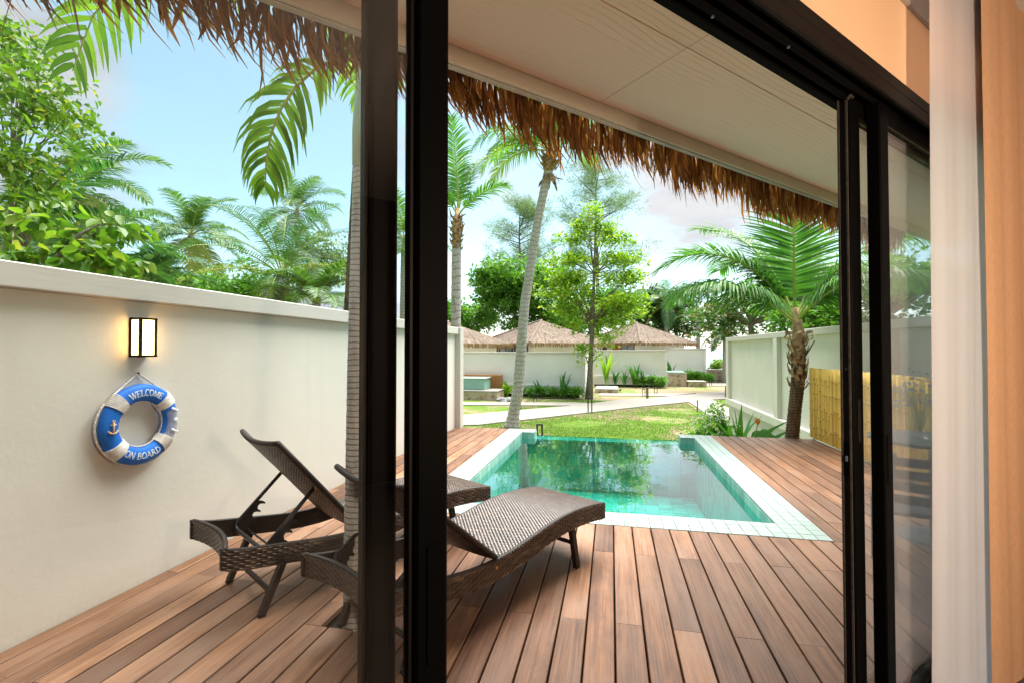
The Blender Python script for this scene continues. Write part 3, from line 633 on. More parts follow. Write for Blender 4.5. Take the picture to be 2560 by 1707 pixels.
# curtains
def curtain(name,label,t0,t1,c0,amp,folds,zt,zb,mat_,gather,seed,nu=220,nv=26):
    r=np.random.default_rng(seed); ph=r.uniform(0,6.28,4); u=np.linspace(0,1,nu); v=np.linspace(0,1,nv); U,Vv=np.meshgrid(u,v)
    fold=np.sin(U*folds*2*math.pi+ph[0]+.7*np.sin(U*3.1+ph[1]))+.35*np.sin(U*folds*4.3*math.pi+ph[2])+.25*np.sin(U*folds*1.1*math.pi+Vv*1.4)
    t=t0+(t1-t0)*U+ .012*np.sin(Vv*7+U*9+ph[3])*(Vv)+gather*(1-Vv)*(1-U); c=c0+amp*fold*(.65+.35*Vv); z=zt+(zb-zt)*Vv
    P=np.stack([t,c,z],-1).reshape(-1,3); idx=np.arange(nu*nv).reshape(nv,nu)
    F=np.stack([idx[:-1,:-1],idx[:-1,1:],idx[1:,1:],idx[1:,:-1]],-1).reshape(-1,4)
    return obj(name,npmesh(name,P,F,mat_,True),None,label,'curtain',rotz=FA)
curtain('sheer_curtain','white translucent sheer curtain hanging inside the right door leaves',1.945,3.7,.541,.005,7,2.985,.02,M['sheer'],.10,3)
curtain('drape','tan linen drape hanging in front of the sheer curtain',2.525,3.8,.517,.005,4,2.985,.02,M['drape'],.0,8)
b=MB(); b.box(1.7,4.0,.49,.527,2.975,2.9995); b.box(1.7,4.0,.53,.56,2.975,2.9995); tr_=b.build('curtain_rail',M['cap'],None,label='double curtain rail screwed to the room ceiling',cat='curtain rail',rotz=FA)
# ------------------------------------------------------------------ rattan sun loungers
SP=np.array([0,.12,.25,.41,.58,.72,.94,1.10,1.30,1.45,1.60,1.85]); ZP=np.array([.340,.360,.373,.378,.372,.353,.321,.312,.322,.340,.365,.415])
_pf=np.polyfit(SP,ZP,7)
def zprof(s): return np.polyval(_pf,s)
LW=.60; LL=1.85
def strands(P, ulen, vlen, su, sv, bulge, gap=.10, nu=5, nv=3):
    """woven surface: P(u,v) -> points, normals; strands run along u, laid brick-fashion"""
    nr=int(round(vlen/sv)); nc=int(round(ulen/su)); V=[];F=[]
    gu=np.linspace(-.5*(1.12),.5*1.12,nu); gv=np.linspace(-.5*(1-gap),.5*(1-gap),nv)
    hh=np.cos(np.pi*gu/1.12)[:,None]*np.array([.35,1.0,.35])[None,:]
    ci=[];cj=[]
    for j in range(nr):
        for i in range(nc+1):
            uu=(i+(0 if j%2 else .5))/nc
            if uu<.3/nc or uu>1-.3/nc: continue
            ci.append(uu); cj.append((j+.5)/nr)
    ci=np.array(ci);cj=np.array(cj); k=len(ci)
    U=ci[:,None,None]+gu[None,:,None]/nc+0*gv[None,None,:]; W=cj[:,None,None]+gv[None,None,:]/nr+0*gu[None,:,None]
    U=np.clip(U,0,1); pos,nrm=P(U,W)
    V=pos+nrm*(bulge*hh[None]-.25*bulge)[...,None]
    idx=(np.arange(k)*nu*nv)[:,None,None]+np.arange(nu*nv).reshape(nu,nv)[None]
    F=np.stack([idx[:,:-1,:-1],idx[:,:-1,1:],idx[:,1:,1:],idx[:,1:,:-1]],-1).reshape(-1,4)
    return V.reshape(-1,3),F
def joinmesh(name,parts,m):
    V=[];F=[];o=0
    for v,f in parts: V.append(v);F.append(f+o);o+=len(v)
    return npmesh(name,np.concatenate(V),np.concatenate(F),m,True)
RH=.105                                        # rail height
def make_side_meshes():
    parts=[]
    def side(x,sgn):
        def P(u,v):
            s=u*LL; z=zprof(s)-v*RH
            return np.stack([x+0*s,-s,z],-1), np.stack([sgn+0*s,0*s,0*s],-1)
        return strands(P,LL,RH,.055,.0132,.0085)
    def end(y,s0,sgn,curve):
        def P(u,v):
            x=-LW*u; c=curve*4*u*(1-u); z=zprof(np.array(s0))-v*RH
            return np.stack([x,y+c+0*v,z+0*u],-1), np.stack([0*x,sgn+0*x,0*x],-1)
        return strands(P,LW,RH,.055,.0132,.0085)
    return joinmesh('rail_weave',[side(0,1),side(-LW,-1),end(0,0,1,0.0),end(-LL,LL,-1,.055)],M['rattan'])
def make_seat_mesh():
    L=1.085
    def P(u,v):
        x=-LW*u; s=v*L; z=zprof(s)+.004; ds=(zprof(s+.01)-zprof(s-.01))/.02
        n=np.stack([0*x,ds,1+0*s],-1); return np.stack([x,-s,z],-1), n/np.linalg.norm(n,axis=-1,keepdims=True)
    return joinmesh('seat_weave',[strands(P,LW,L,.032,.0112,.0058)],M['rattan'])
BL=.755
def dish(u): return -.035*4*u*(1-u)
def make_back_mesh():
    def mk(sg,off):
        def P(u,v):
            x=-.018-(LW-.036)*u; y=v*BL; z=off+dish(u)*(.35+.65*v)
            return np.stack([x,-y,z+0*y],-1), np.stack([0*x,0*x,sg+0*x],-1)
        return P
    return joinmesh('back_weave',[strands(mk(1,.010),LW-.036,BL,.032,.0112,.0058),strands(mk(-1,-.010),LW-.036,BL,.032,.0112,.0058)],M['rattan'])
wm_side,wm_seat,wm_back=make_side_meshes(),make_seat_mesh(),make_back_mesh()
def sheet(P,nu,nv,m,name):
    U,W=np.meshgrid(np.linspace(0,1,nu),np.linspace(0,1,nv)); p=P(U,W).reshape(-1,3); idx=np.arange(nu*nv).reshape(nv,nu)
    return npmesh(name,p,np.stack([idx[:-1,:-1],idx[:-1,1:],idx[1:,1:],idx[1:,:-1]],-1).reshape(-1,4),m,True)
def lounger(label,loc,ang,back):
    d=thing('sun_lounger',label,'sun lounger',loc,-R(ang),'rattan sun loungers on the deck')
    # rails (core, then woven skin)
    ss=np.linspace(0,LL,38)
    def rail(x0,x1):
        q=MB(); vs=[]
        for s in ss: z=float(zprof(s)); vs+=[(x0,-s,z-RH+.004),(x1,-s,z-RH+.004),(x1,-s,z-.001),(x0,-s,z-.001)]
        n=len(ss); q.add(vs,[(3,2,1,0),(4*n-4,4*n-3,4*n-2,4*n-1)]+[(4*i+j,4*i+(j+1)%4,4*i+4+(j+1)%4,4*i+4+j) for i in range(n-1) for j in range(4)])
        return q
    rail(-.026,-.002).build('side_rail',M['rattan_dark'],d); rail(-LW+.002,-LW+.026).build('side_rail',M['rattan_dark'],d)
    def cap(x):
        q=MB(); q.tube([(x,-s,float(zprof(s))+.001) for s in ss],.013,8,flat=.55); return q
    cap(-.013).build('rail_cap',M['rattan_dark'],d,True); cap(-LW+.013).build('rail_cap',M['rattan_dark'],d,True)
    for s0,cv in ((.002,0.0),(LL-.002,.055)):
        q=MB(); us=np.linspace(.04,.96,12); vs=[]; z=float(zprof(s0)); sg=1 if s0<1 else -1
        for u in us:
            yy=-s0+cv*4*u*(1-u)-sg*.003; vs+=[(-LW*u,yy,z-RH+.004),(-LW*u,yy-sg*.02,z-RH+.004),(-LW*u,yy-sg*.02,z-.001),(-LW*u,yy,z-.001)]
        n=len(us); q.add(vs,[(3,2,1,0),(4*n-4,4*n-3,4*n-2,4*n-1)]+[(4*i+j,4*i+(j+1)%4,4*i+4+(j+1)%4,4*i+4+j) for i in range(n-1) for j in range(4)])
        e=q.build('end_rail',M['rattan_dark'],d)
        q=MB(); q.tube([(-LW*u,-s0+cv*4*u*(1-u)-sg*.013,z+.001) for u in np.linspace(0.01,.99,16)],.013,8,flat=.55); q.build('rail_cap',M['rattan_dark'],d,True)
    obj('rail_weave',wm_side,d,kind='stuff')
    # seat
    def P(U,W):
        s=W*1.085; return np.stack([-.004-(LW-.008)*U,-s,zprof(s)-.0015],-1)
    st=obj('seat',sheet(P,6,30,M['rattan_dark'],'seat'),d); obj('seat_weave',wm_seat,st,kind='stuff')
    # backrest on its hinge
    bo=thing('backrest',None,None); del_=0; bo.parent=d; bo.location=(0,-1.095,float(zprof(1.095))+.012); bo.rotation_euler=(-R(back),0,0)
    def B1(U,W): return np.stack([-.018-(LW-.036)*U,-W*BL,.002+dish(U)*(.35+.65*W)],-1)
    bm=obj('back_panel',sheet(B1,14,10,M['rattan_dark'],'back_panel'),bo)
    obj('back_weave',wm_back,bo,kind='stuff')
    q=MB(); q.tube([(-.013,-y,0) for y in np.linspace(0,BL,6)],.015,8); q.tube([(-LW+.013,-y,0) for y in np.linspace(0,BL,6)],.015,8)
    q.tube([(-.013-(LW-.026)*u,-BL,dish(u)) for u in np.linspace(0,1,14)],.015,8); q.tube([(-.013-(LW-.026)*u,-.004,dish(u)*.35) for u in np.linspace(0,1,14)],.013,8); q.build('back_frame',M['rattan_dark'],bo,True)
    # strut with notched hooks, from the back down to the cross bar
    hz=float(zprof(1.095))+.012; m_=.40
    ty,tz=-1.095-m_*math.cos(R(back))-.012*math.sin(R(back)),hz+m_*math.sin(R(back))-.018
    ey,ez=(-1.62,.325) if back>45 else (-1.70,.345)
    q=MB(); xa,xb=-.055,-LW+.055; fil=.03
    q.tube([(xa,ty,tz),(xa,ey,ez+.03),(xa-.012,ey-.006,ez+.008),(xa-.04,ey-.008,ez),(xb+.04,ey-.008,ez),(xb+.012,ey-.006,ez+.008),(xb,ey,ez+.03),(xb,ty,tz)],.0115,8); q.build('support_strut',M['strut'],d,True)
    dy,dz=ty-ey,tz-ez; L=math.hypot(dy,dz); ay,az=dy/L,dz/L; ny_,nz_=az,-ay
    hook=[(.02,0),(.02,.055),(.045,.062),(.058,.05),(.066,.058),(.075,.075),(.084,.070),(.082,.048),(.094,.033),(.110,.030),(.122,.045),(.128,.064),(.138,.058),(.136,.036),(.15,.024),(.165,.026),(.176,.040),(.182,.054),(.19,.046),(.186,.02),(.172,0)]
    for x in (xa,xb):
        q=MB(); n=len(hook); P2=[(ey+ay*a+ny_*w,ez+.01+az*a+nz_*w) for a,w in hook]
        q.add([(x-.003,y,z) for y,z in P2]+[(x+.003,y,z) for y,z in P2],[tuple(range(n)),tuple(range(2*n-1,n-1,-1))]+[(i,n+i,n+(i+1)%n,(i+1)%n) for i in range(n)]); q.build('hook_plate',M['strut'],d)
        q=MB(); q.tube([(x+.012,ty,tz),(x+.02,ty,tz)],.009,10); q.build('bolt',M['brass'],d)
    q=MB(); q.tube([(-.03,-1.555,.298),(-LW+.03,-1.555,.298)],.006,8); q.build('cross_rod',M['strut'],d)
    # legs
    for x in (-.032,-LW+.032):
        for s1,s0 in ((1.535,1.65),(.375,.315)):
            q=MB(); z1=float(zprof(s1))-RH+.02; q.tube([(x,-s1,z1),(x,-s0,.012)],.026,4,flat=.85); q.build('leg',M['rattan_dark'],d)
            q=MB(); q.tube([(x,-s0,.0125),(x,-s0-.001*0,.0)],.025,4,flat=.85); q.build('foot_cap',M['rubber'],d)
    q=MB(); q.tube([(-.05,-1.605,.115),(-LW+.05,-1.605,.115)],.014,6); q.build('leg_stretcher',M['rattan_dark'],d)
    q=MB(); q.tube([(-.05,-.345,.165),(-LW+.05,-.345,.165)],.014,6); q.build('leg_stretcher',M['rattan_dark'],d)
    for x in (.003,-LW-.003):
        q=MB(); q.tube([(x-.006,-1.11,float(zprof(1.11))-.03),(x+.007 if x>0 else x-.007,-1.11,float(zprof(1.11))-.03)],.008,10); q.build('hinge_bolt',M['brass'],d)
    return d
lounger('brown rattan sun lounger with steeply raised back beside the cream wall',(-.92,3.582,0),31.5,50)
lounger('brown rattan sun lounger with lower back, nearest the door and pool corner',(-.042,3.361,0),29.5,40)

# ------------------------------------------------------------------ lifebuoy ring on the wall
RC=np.array([-2.742,2.306,.966]); RM,RN,RX_=.186,.051,.034
ring=thing('lifebuoy_ring','blue lifebuoy reading WELCOME ON BOARD hung below the wall lamp','wall ornament',tuple(RC))
TILT=R(4)
def rp_(th,rad,x=0.0): return (x, rad*math.sin(th+TILT), rad*math.cos(th+TILT))
q=MB(); nT,nR=72,16
vs=[rp_(2*math.pi*i/nT,RM+RN*math.cos(2*math.pi*j/nR),RX_*math.sin(2*math.pi*j/nR)) for i in range(nT) for j in range(nR)]
q.add(vs,[(i*nR+j,((i+1)%nT)*nR+j,((i+1)%nT)*nR+(j+1)%nR,i*nR+(j+1)%nR) for i in range(nT) for j in range(nR)]); q.build('ring_body',M['blue'],ring,True)
for a0 in (-52,47,130,-135):
    bd=thing('rope_band',None,None); bd.parent=ring
    for k in range(8):
        th=R(a0+(k-3.5)*2.55); q=MB()
        q.tube([rp_(th,RM+(RN+.0045)*math.cos(w),(RX_+.0045)*math.sin(w)) for w in np.linspace(0,2*math.pi,25)],.0041,6,cap=False); q.build('rope_turn',M['rope'],bd,True)
def rope(pts,r,name,par):
    q=MB(); pts=[np.array(p,float) for p in pts]
    for s in range(2):
        out=[]
        for i,p in enumerate(pts):
            t=pts[min(i+1,len(pts)-1)]-pts[max(i-1,0)]; t/=np.linalg.norm(t)+1e-9; a=np.cross(t,(1,0,0)); a/=np.linalg.norm(a)+1e-9; w=i*.95+s*math.pi
            out.append(p+.55*r*(math.cos(w)*a+math.sin(w)*np.array((1,0,0))))
        q.tube(out,r*.62,6)
    return q.build(name,M['rope'],par,True)
rope([rp_(t,RM+RN+.007+.006*math.sin(t*3),-.008) for t in np.linspace(R(60),R(300),170)],.006,'outer_rope',ring)
rope([rp_(t,RM-RN-.003,.004) for t in np.linspace(0,2*math.pi,130)],.004,'inner_rope',ring)
hk=(-.040,.012,.300); A1=rp_(R(-46),RM+RN+.004,-.005); A2=rp_(R(44),RM+RN+.004,-.005)
rope([np.array(A1)+(np.array(hk)-np.array(A1))*u for u in np.linspace(0,1,46)],.0055,'hanging_rope',ring)
rope([np.array(hk)+(np.array(A2)-np.array(hk))*u for u in np.linspace(0,1,46)],.0055,'hanging_rope',ring)
q=MB(); q.tube([(-.047,.012,.298),(-.030,.012,.300)],.006,8); q.build('wall_hook',M['strut'],ring)
# lettering, serif strokes laid on the foam
def arc(cx,cy,rx,ry,a0,a1,n=14): return [(cx+rx*math.cos(R(a)),cy+ry*math.sin(R(a))) for a in np.linspace(a0,a1,n)]
TH,TN=.15,.07
GL={'W':(1.25,[([(.08,1),(.38,0)],TH),([(.38,0),(.62,.98)],TN),([(.62,.98),(.9,0)],TH),([(.9,0),(1.17,1)],TN),([(-.04,1),(.24,1)],.05),([(.5,1),(.76,1)],.05),([(1.03,1),(1.28,1)],.05)]),
'E':(.78,[([(.16,0),(.16,1)],TH),([(.02,.97),(.68,.97)],TN),([(.68,1),(.68,.78)],TN),([(.16,.52),(.52,.52)],TN),([(.52,.64),(.52,.40)],.05),([(.02,.03),(.70,.03)],TN),([(.71,.0),(.71,.25)],TN)]),
'L':(.76,[([(.16,0),(.16,1)],TH),([(.0,.97),(.34,.97)],.06),([(.02,.03),(.70,.03)],TN),([(.71,.0),(.71,.28)],TN)]),
'C':(.85,[(arc(.48,.5,.38,.48,50,310,18),.12),([(.74,.72),(.74,.98)],.06)]),
'O':(.95,[(arc(.47,.5,.37,.47,0,360,24),.12)]),
'M':(1.15,[([(.14,0),(.16,1)],TN),([(.16,1),(.56,.05)],TH),([(.56,.05),(.94,1)],TN),([(.97,0),(.95,1)],TH),([(0,.03),(.28,.03)],.06),([(.82,.03),(1.12,.03)],.06),([(.02,.97),(.22,.97)],.05),([(.9,.97),(1.1,.97)],.05)]),
'N':(1.0,[([(.14,0),(.14,1)],TN),([(.14,1),(.82,0)],TH),([(.82,0),(.82,1)],TN),([(0,.03),(.28,.03)],.06),([(.68,.97),(.96,.97)],.06),([(0,.97),(.2,.97)],.05)]),
'B':(.82,[([(.16,0),(.16,1)],TH),([(.02,.97),(.4,.97)]+arc(.4,.75,.24,.22,90,-90,10)+[(.16,.53)],.09),([(.4,.52)]+arc(.42,.27,.28,.24,90,-90,10)+[(.02,.03)],.10)]),
'A':(.95,[([(.06,0),(.44,1)],TN),([(.44,1),(.82,0)],TH),([(.2,.34),(.68,.34)],TN),([(-.06,.03),(.2,.03)],.06),([(.66,.03),(.98,.03)],.06)]),
'R':(.90,[([(.16,0),(.16,1)],TH),([(.02,.97),(.4,.97)]+arc(.4,.74,.25,.23,90,-90,10)+[(.16,.51)],.09),([(.38,.5),(.80,.02)],TH),([(.02,.03),(.32,.03)],.06),([(.74,.03),(.92,.03)],.06)]),
'D':(.95,[([(.16,0),(.16,1)],TH),([(.02,.97),(.36,.97)]+arc(.36,.5,.44,.47,90,-90,16)+[(.02,.03)],.11)]),' ':(.42,[])}
def text(word,mid,top,hgt,name):
    q=MB(); tot=sum(GL[c][0] for c in word)*hgt*.86; u=-tot/2
    for ch in word:
        wch,strokes=GL[ch]
        for pts,wd in strokes:
            dense=[]
            for (x0,y0),(x1,y1) in zip(pts[:-1],pts[1:]):
                k=max(1,int(math.hypot(x1-x0,y1-y0)/.25))
                dense+=[(x0+(x1-x0)*i/k,y0+(y1-y0)*i/k) for i in range(k)]
            dense.append(pts[-1]); n=len(dense); vs=[]
            for i,(x,y) in enumerate(dense):
                x0,y0=dense[max(i-1,0)];x1,y1=dense[min(i+1,n-1)]; dx,dy=x1-x0,y1-y0; l=math.hypot(dx,dy)+1e-9
                for sg in (-1,1):
                    gx,gy=(x-dy/l*wd/2*sg)*.86,y+dx/l*wd/2*sg
                    uu=u+gx*hgt; vv=(gy-.5)*hgt
                    th=(uu/RM if top else math.pi-uu/RM)+mid; rad=RM+(vv if top else -vv)
                    x_=RX_*math.sqrt(max(0,1-((rad-RM)/RN)**2))
                    p=rp_(th,rad,x_+.0022); p0=rp_(th,rad,x_-.002); vs+=[p,p0]
            fs=[]
            for i in range(n-1):
                a=4*i; fs+=[(a,a+2,a+6,a+4),(a+1,a+5,a+7,a+3),(a,a+4,a+5,a+1),(a+2,a+3,a+7,a+6)]
            q.add(vs,fs)
        u+=wch*hgt*.86
    return q.build(name,M['white_paint'],ring)
text('WELCOME',R(-1),True,.0375,'lettering'); text('ON BOARD',R(-1),False,.0375,'lettering')
# anchor on the left, net with shells on the right
def front(th,rad): return RX_*math.sqrt(max(0,1-((rad-RM)/RN)**2))
ac=MB(); cy_,cz_=rp_(R(-92),RM)[1:]
def P3(y,z,lift=.006):
    rad=math.hypot(cy_+y,cz_+z); return (RX_*math.sqrt(max(.04,1-((rad-RM)/RN)**2))+lift,cy_+y,cz_+z)
ac.tube([P3(0,.028),P3(0,-.030)],.0045,6); ac.tube([P3(-.015,.016),P3(.015,.016)],.0035,6)
ac.tube([P3(.028*math.sin(a),-.006-.026*math.cos(a)) for a in np.linspace(-1.25,1.25,11)],[.002]+[.0045]*9+[.002],6)
ac.tube([P3(.0065*math.cos(a),.034+.0065*math.sin(a)) for a in np.linspace(0,6.28,13)],.0025,6,cap=False); ac.build('anchor',M['wood_light'],ring,True)
nt_=MB()
for i in range(-3,4):
    nt_.tube([(lambda th,rad:(rp_(th,rad,front(th,rad)+.003)))(R(66+4.2*k),RM+i*.0105+(.004 if k%2 else -.004)) for k in range(14)],.0013,4)
    if i<3: nt_.tube([(lambda th,rad:(rp_(th,rad,front(th,rad)+.003)))(R(66+4.2*k),RM+i*.0105+(.0065 if k%2 else .0145)-.004) for k in range(14)],.0013,4)
nt_.build('net',M['rope'],ring,kind='stuff')
for th_,kind_ in ((66,'fish'),(86,'shell'),(106,'fish')):
    q=MB(); th=R(th_); c0=np.array(rp_(th,RM+.008,front(th,RM+.008)+.008))
    if kind_=='fish':
        q.tube([c0+np.array((0,y,z)) for y,z in ((-.020,.009),(-.014,.007),(-.003,.001),(.008,-.005),(.015,-.008),(.024,-.010))],[.002,.0075,.0085,.006,.0025,.009],8,flat=.5,up=(1,0,0))
    else:
        k=9; q.add([c0+np.array((.006,0,.002))]+[c0+np.array((0,.014*math.cos(a)*(1+.08*(i%2)),.013*math.sin(a)*(1+.08*(i%2)))) for i,a in enumerate(np.linspace(0,6.28,k*2,endpoint=False))],[(0,1+i,1+(i+1)%(2*k)) for i in range(2*k)])
    q.build(kind_,M['white_paint'],ring,True)

# ------------------------------------------------------------------ wall lamp
wl=thing('wall_lamp','lit square lantern with dark bronze frame mounted on the cream wall','wall lamp',(-2.79,2.268,1.362))
Lw,Ld,Lh=.105,.082,.231
q=MB()
for y in (0,Lw-.013):
    for x in (.0,Ld-.014): q.box(x,x+.014,y-.0005,y+.0135,.012,Lh-.012)
q.build('corner_post',M['brownblack'],wl)
q=MB(); q.bbox(-.0,Ld+.002,-.002,Lw+.002,Lh-.0118,Lh,.001); q.build('top_cover',M['brownblack'],wl)
q=MB(); q.bbox(-.0,Ld+.002,-.002,Lw+.002,0,.0118,.001); q.build('bottom_cover',M['brownblack'],wl)
q=MB(); q.box(.006,Ld-.006,.005,Lw-.005,.013,Lh-.013); q.build('lit_diffuser',M['lampglow'],wl)

# ------------------------------------------------------------------ outdoor table, chair and vase seen through the right leaf
tb=thing('outdoor_table','round dark table holding the vase, behind the right door leaf','table',(2.36,4.12,0))
q=MB(); q.tube([(0,0,.715),(0,0,.722),(0,0,.740)],[.385,.40,.40],48); q.build('table_top',M['patio'],tb)
q=MB(); q.tube([(0,0,.018),(0,0,.714)],.032,16); q.build('pedestal',M['patio'],tb)
q=MB(); q.tube([(0,0,0),(0,0,.018)],[.24,.22],32); q.build('base_plate',M['patio'],tb)
ch=thing('outdoor_chair','dark slat-back chair drawn up to the round table outside the glass','chair',(1.90,3.40,0),R(-14))
for x in (-.22,.22):
    q=MB(); q.tube([(x,.21,.0),(x,.20,.44)],.018,6); q.build('leg',M['patio'],ch)
    q=MB(); q.tube([(x,-.26,.0),(x,-.19,.40),(x,-.21,.60),(x,-.27,.80)],.018,6); q.build('leg',M['patio'],ch)
q=MB(); q.bbox(-.24,.24,-.20,.23,.415,.44,.006); q.build('seat',M['patio'],ch)
for i,z in enumerate((.50,.575,.65,.725)):
    q=MB(); us=np.linspace(-.235,.235,9); 
    vs=[];y0=-.205-.06*max(0,(z-.55)/.25)
    for u in us:
        y=y0-.045*(1-(u/.235)**2); vs+=[(u,y,z),(u,y-.014,z),(u,y-.018,z+.052),(u,y-.004,z+.052)]
    n=len(us); q.add(vs,[(0,1,2,3),(4*n-1,4*n-2,4*n-3,4*n-4)]+[(4*a+j,4*a+4+j,4*a+4+(j+1)%4,4*a+(j+1)%4) for a in range(n-1) for j in range(4)]); q.build('back_slat',M['patio'],ch)
vz=thing('flower_vase','clear glass vase of small blue flowers on the round table','vase',(2.30,4.17,.7405))
q=MB(); q.tube([(0,0,0),(0,0,.05),(0,0,.13),(0,0,.19),(0,0,.20)],[.055,.075,.07,.045,.05],20); q.build('glass_vessel',M['clear_vase'],vz,True)
q=MB(); r_=random.Random(4); fl=MB()
for i in range(26):
    a=r_.uniform(0,6.28); sp=r_.uniform(.05,.30); h=r_.uniform(.25,.46); q.tube([(0,0,.03),(sp*.25*math.cos(a),sp*.25*math.sin(a),.2),(sp*math.cos(a),sp*math.sin(a),h)],.0018,4)
    for k in range(7):
        p=np.array((sp*math.cos(a),sp*math.sin(a),h))+np.array([r_.gauss(0,.03) for _ in range(3)]); s=.009
        fl.add([p+(s,0,0),p+(0,s,0),p-(s,0,0),p-(0,s,0),p+(0,0,s),p-(0,0,s)],[(0,1,4),(1,2,4),(2,3,4),(3,0,4),(1,0,5),(2,1,5),(3,2,5),(0,3,5)])
q.build('stems',M['petiole'],vz); fl.build('blue_flowers',M['blue_petal'],vz,kind='stuff')
# ------------------------------------------------------------------ vegetation builders
def frond_mesh(name,L,e0,bend,n,ll,seed,vee=.35,droop=.5,wid=.03,mats=None,bare=.16,segs=3,power=1.25,swing=0.0,tipcut=.3,rad=.016,fwd=(.25,.75),broll=0.0,skip=0.0):
    """palm frond: rachis leaves the origin along +x at elevation e0 (deg) and bends down by `bend` deg; leaflets on both sides"""
    r=np.random.default_rng(seed); q=MB(); q.mi=0
    N=22; s=np.linspace(0,1,N); ang=R(e0)-R(bend)*s**power; yaw=swing*s*s
    st=np.stack([np.cos(ang)*np.cos(yaw),np.cos(ang)*np.sin(yaw),np.sin(ang)],1)*(L/(N-1)); P=np.concatenate([[np.zeros(3)],np.cumsum(st[:-1]+0*st[1:],0)])
    Tn=st/np.linalg.norm(st,axis=1,keepdims=True)
    q.tube(P[::3].tolist()+[P[-1].tolist()],[rad*(1-.85*k/(len(P[::3]))) for k in range(len(P[::3])+1)],5)
    V=[];F=[];o=0
    for side in (-1,1):
        for i in range(n):
            if skip and r.random()<skip: continue
            u=bare+(1-bare)*(i+r.uniform(-.2,.2)+.5)/n; f=u*(N-1); k=min(int(f),N-2); w=f-k; p=P[k]*(1-w)+P[k+1]*w; t=Tn[k]
            b=np.array([-math.sin(yaw[k]),math.cos(yaw[k]),0.0]); nn=np.cross(t,b); b,nn=b*math.cos(broll)+nn*math.sin(broll),nn*math.cos(broll)-b*math.sin(broll); b=b*side
            uu=(u-bare)/(1-bare); a=fwd[0]+(fwd[1]-fwd[0])*uu+r.normal(0,.05); d=b*math.cos(a)+t*math.sin(a)+nn*(vee+r.normal(0,.07)); d/=np.linalg.norm(d)
            ln=ll*(.42+.58*math.sin(math.pi*min(1,.12+.80*uu)))*(1-tipcut*max(0,uu-.7)/.3)*r.uniform(.88,1.06); g=droop*r.uniform(.6,1.4); pts=[p]; x=p.copy(); dd=d.copy(); sides=[]
            for m in range(segs):
                x=x+dd*ln/segs; pts.append(x.copy()); dd=dd+np.array([0,0,-1.0])*g*(m+1)/segs; dd/=np.linalg.norm(dd)
            sv_=t-d*(t@d); sv_/=np.linalg.norm(sv_)+1e-6
            ws=[wid*.55]+[wid*(1.0-.9*((m+1)/segs)**2.2) for m in range(segs)]
            for pp,ww in zip(pts,ws): V+= [pp-sv_*ww/2,pp+sv_*ww/2]
            for m in range(segs): F.append((o+2*m,o+2*m+1,o+2*m+3,o+2*m+2))
            o+=2*(segs+1)
    q.mi=1; q.add(V,F)
    return q.mesh(name,mats or [M['rachis'],M['palm']])
_fc={}
def frond_cached(key,**kw):
    if key not in _fc: _fc[key]=frond_mesh('frond',**kw)
    return _fc[key]
def trunk_mesh(pts,rad,m,ring=None,n=14,seed=0,rough=.03):
    """tapered trunk with shallow leaf-scar rings"""
    r=np.random.default_rng(seed); pts=np.array(pts,float); seg=np.linalg.norm(np.diff(pts,axis=0),axis=1); cum=np.concatenate([[0],np.cumsum(seg)]); L=cum[-1]
    k=max(8,int(L/(ring or .12))*2); ss=np.linspace(0,L,k); P=np.stack([np.interp(ss,cum,pts[:,i]) for i in range(3)],1)
    # smooth the centre line
    for _ in range(6): P[1:-1]=(P[:-2]+2*P[1:-1]+P[2:])/4
    rr=np.interp(ss,cum,rad)*(1+rough*np.where(np.arange(k)%2,1,-1)+r.normal(0,rough*.5,k)); q=MB(); q.tube(P.tolist(),rr.tolist(),n); return q.mesh('trunk',m,True)
FR=[dict(e0=78,bend=75),dict(e0=58,bend=85),dict(e0=40,bend=85),dict(e0=20,bend=75),dict(e0=-5,bend=65),dict(e0=-35,bend=42)]
def palm(label,base_,top,r0,r1,L,nf=16,mat_='palm_far',seed=0,tm='trunk_grey',ll=.75,n=52,name='coconut_palm',yellow=0,group='coconut palms behind the walls',lean=None,spread=None,wid=.055,crown_up=1.0):
    r=random.Random(seed); base_=np.array(base_,float); top=np.array(top,float); t=thing(name,label,'palm tree',tuple(base_),0,group)
    d=top-base_; mid=d*.5+np.array([0,0,0]) if lean is None else d*.5+np.array(lean)
    obj('trunk',trunk_mesh([(0,0,-.05),tuple(mid*.5+d*0.0*0) if False else tuple(mid),tuple(d)],[r0,(r0*.55+r1*.45),r1],M[tm],.35,10,seed,.03),t)
    for i in range(nf):
        k=int(i/nf*len(FR)) if spread is None else spread[i%len(spread)]
        yl=i>=nf-yellow
        me=frond_cached((mat_,round(L,1),k,yl,seed%3),L=L*(.92,1.02,1.0,.96,.9,.8)[k],e0=FR[k]['e0'],bend=FR[k]['bend'],n=n,ll=ll*1.15,seed=k+10*(seed%3),vee=.22,droop=.55+.1*k,wid=wid,mats=[M['rachis'],M['palm_yellow' if yl else mat_]],rad=.03)
        o=obj('frond',me,t,loc=tuple(d),rot=(r.uniform(-.08,.08),r.uniform(-.12,.12),i*2.399+r.uniform(-.25,.25))); s=r.uniform(.88,1.1); o.scale=(s,s,s)
    return t
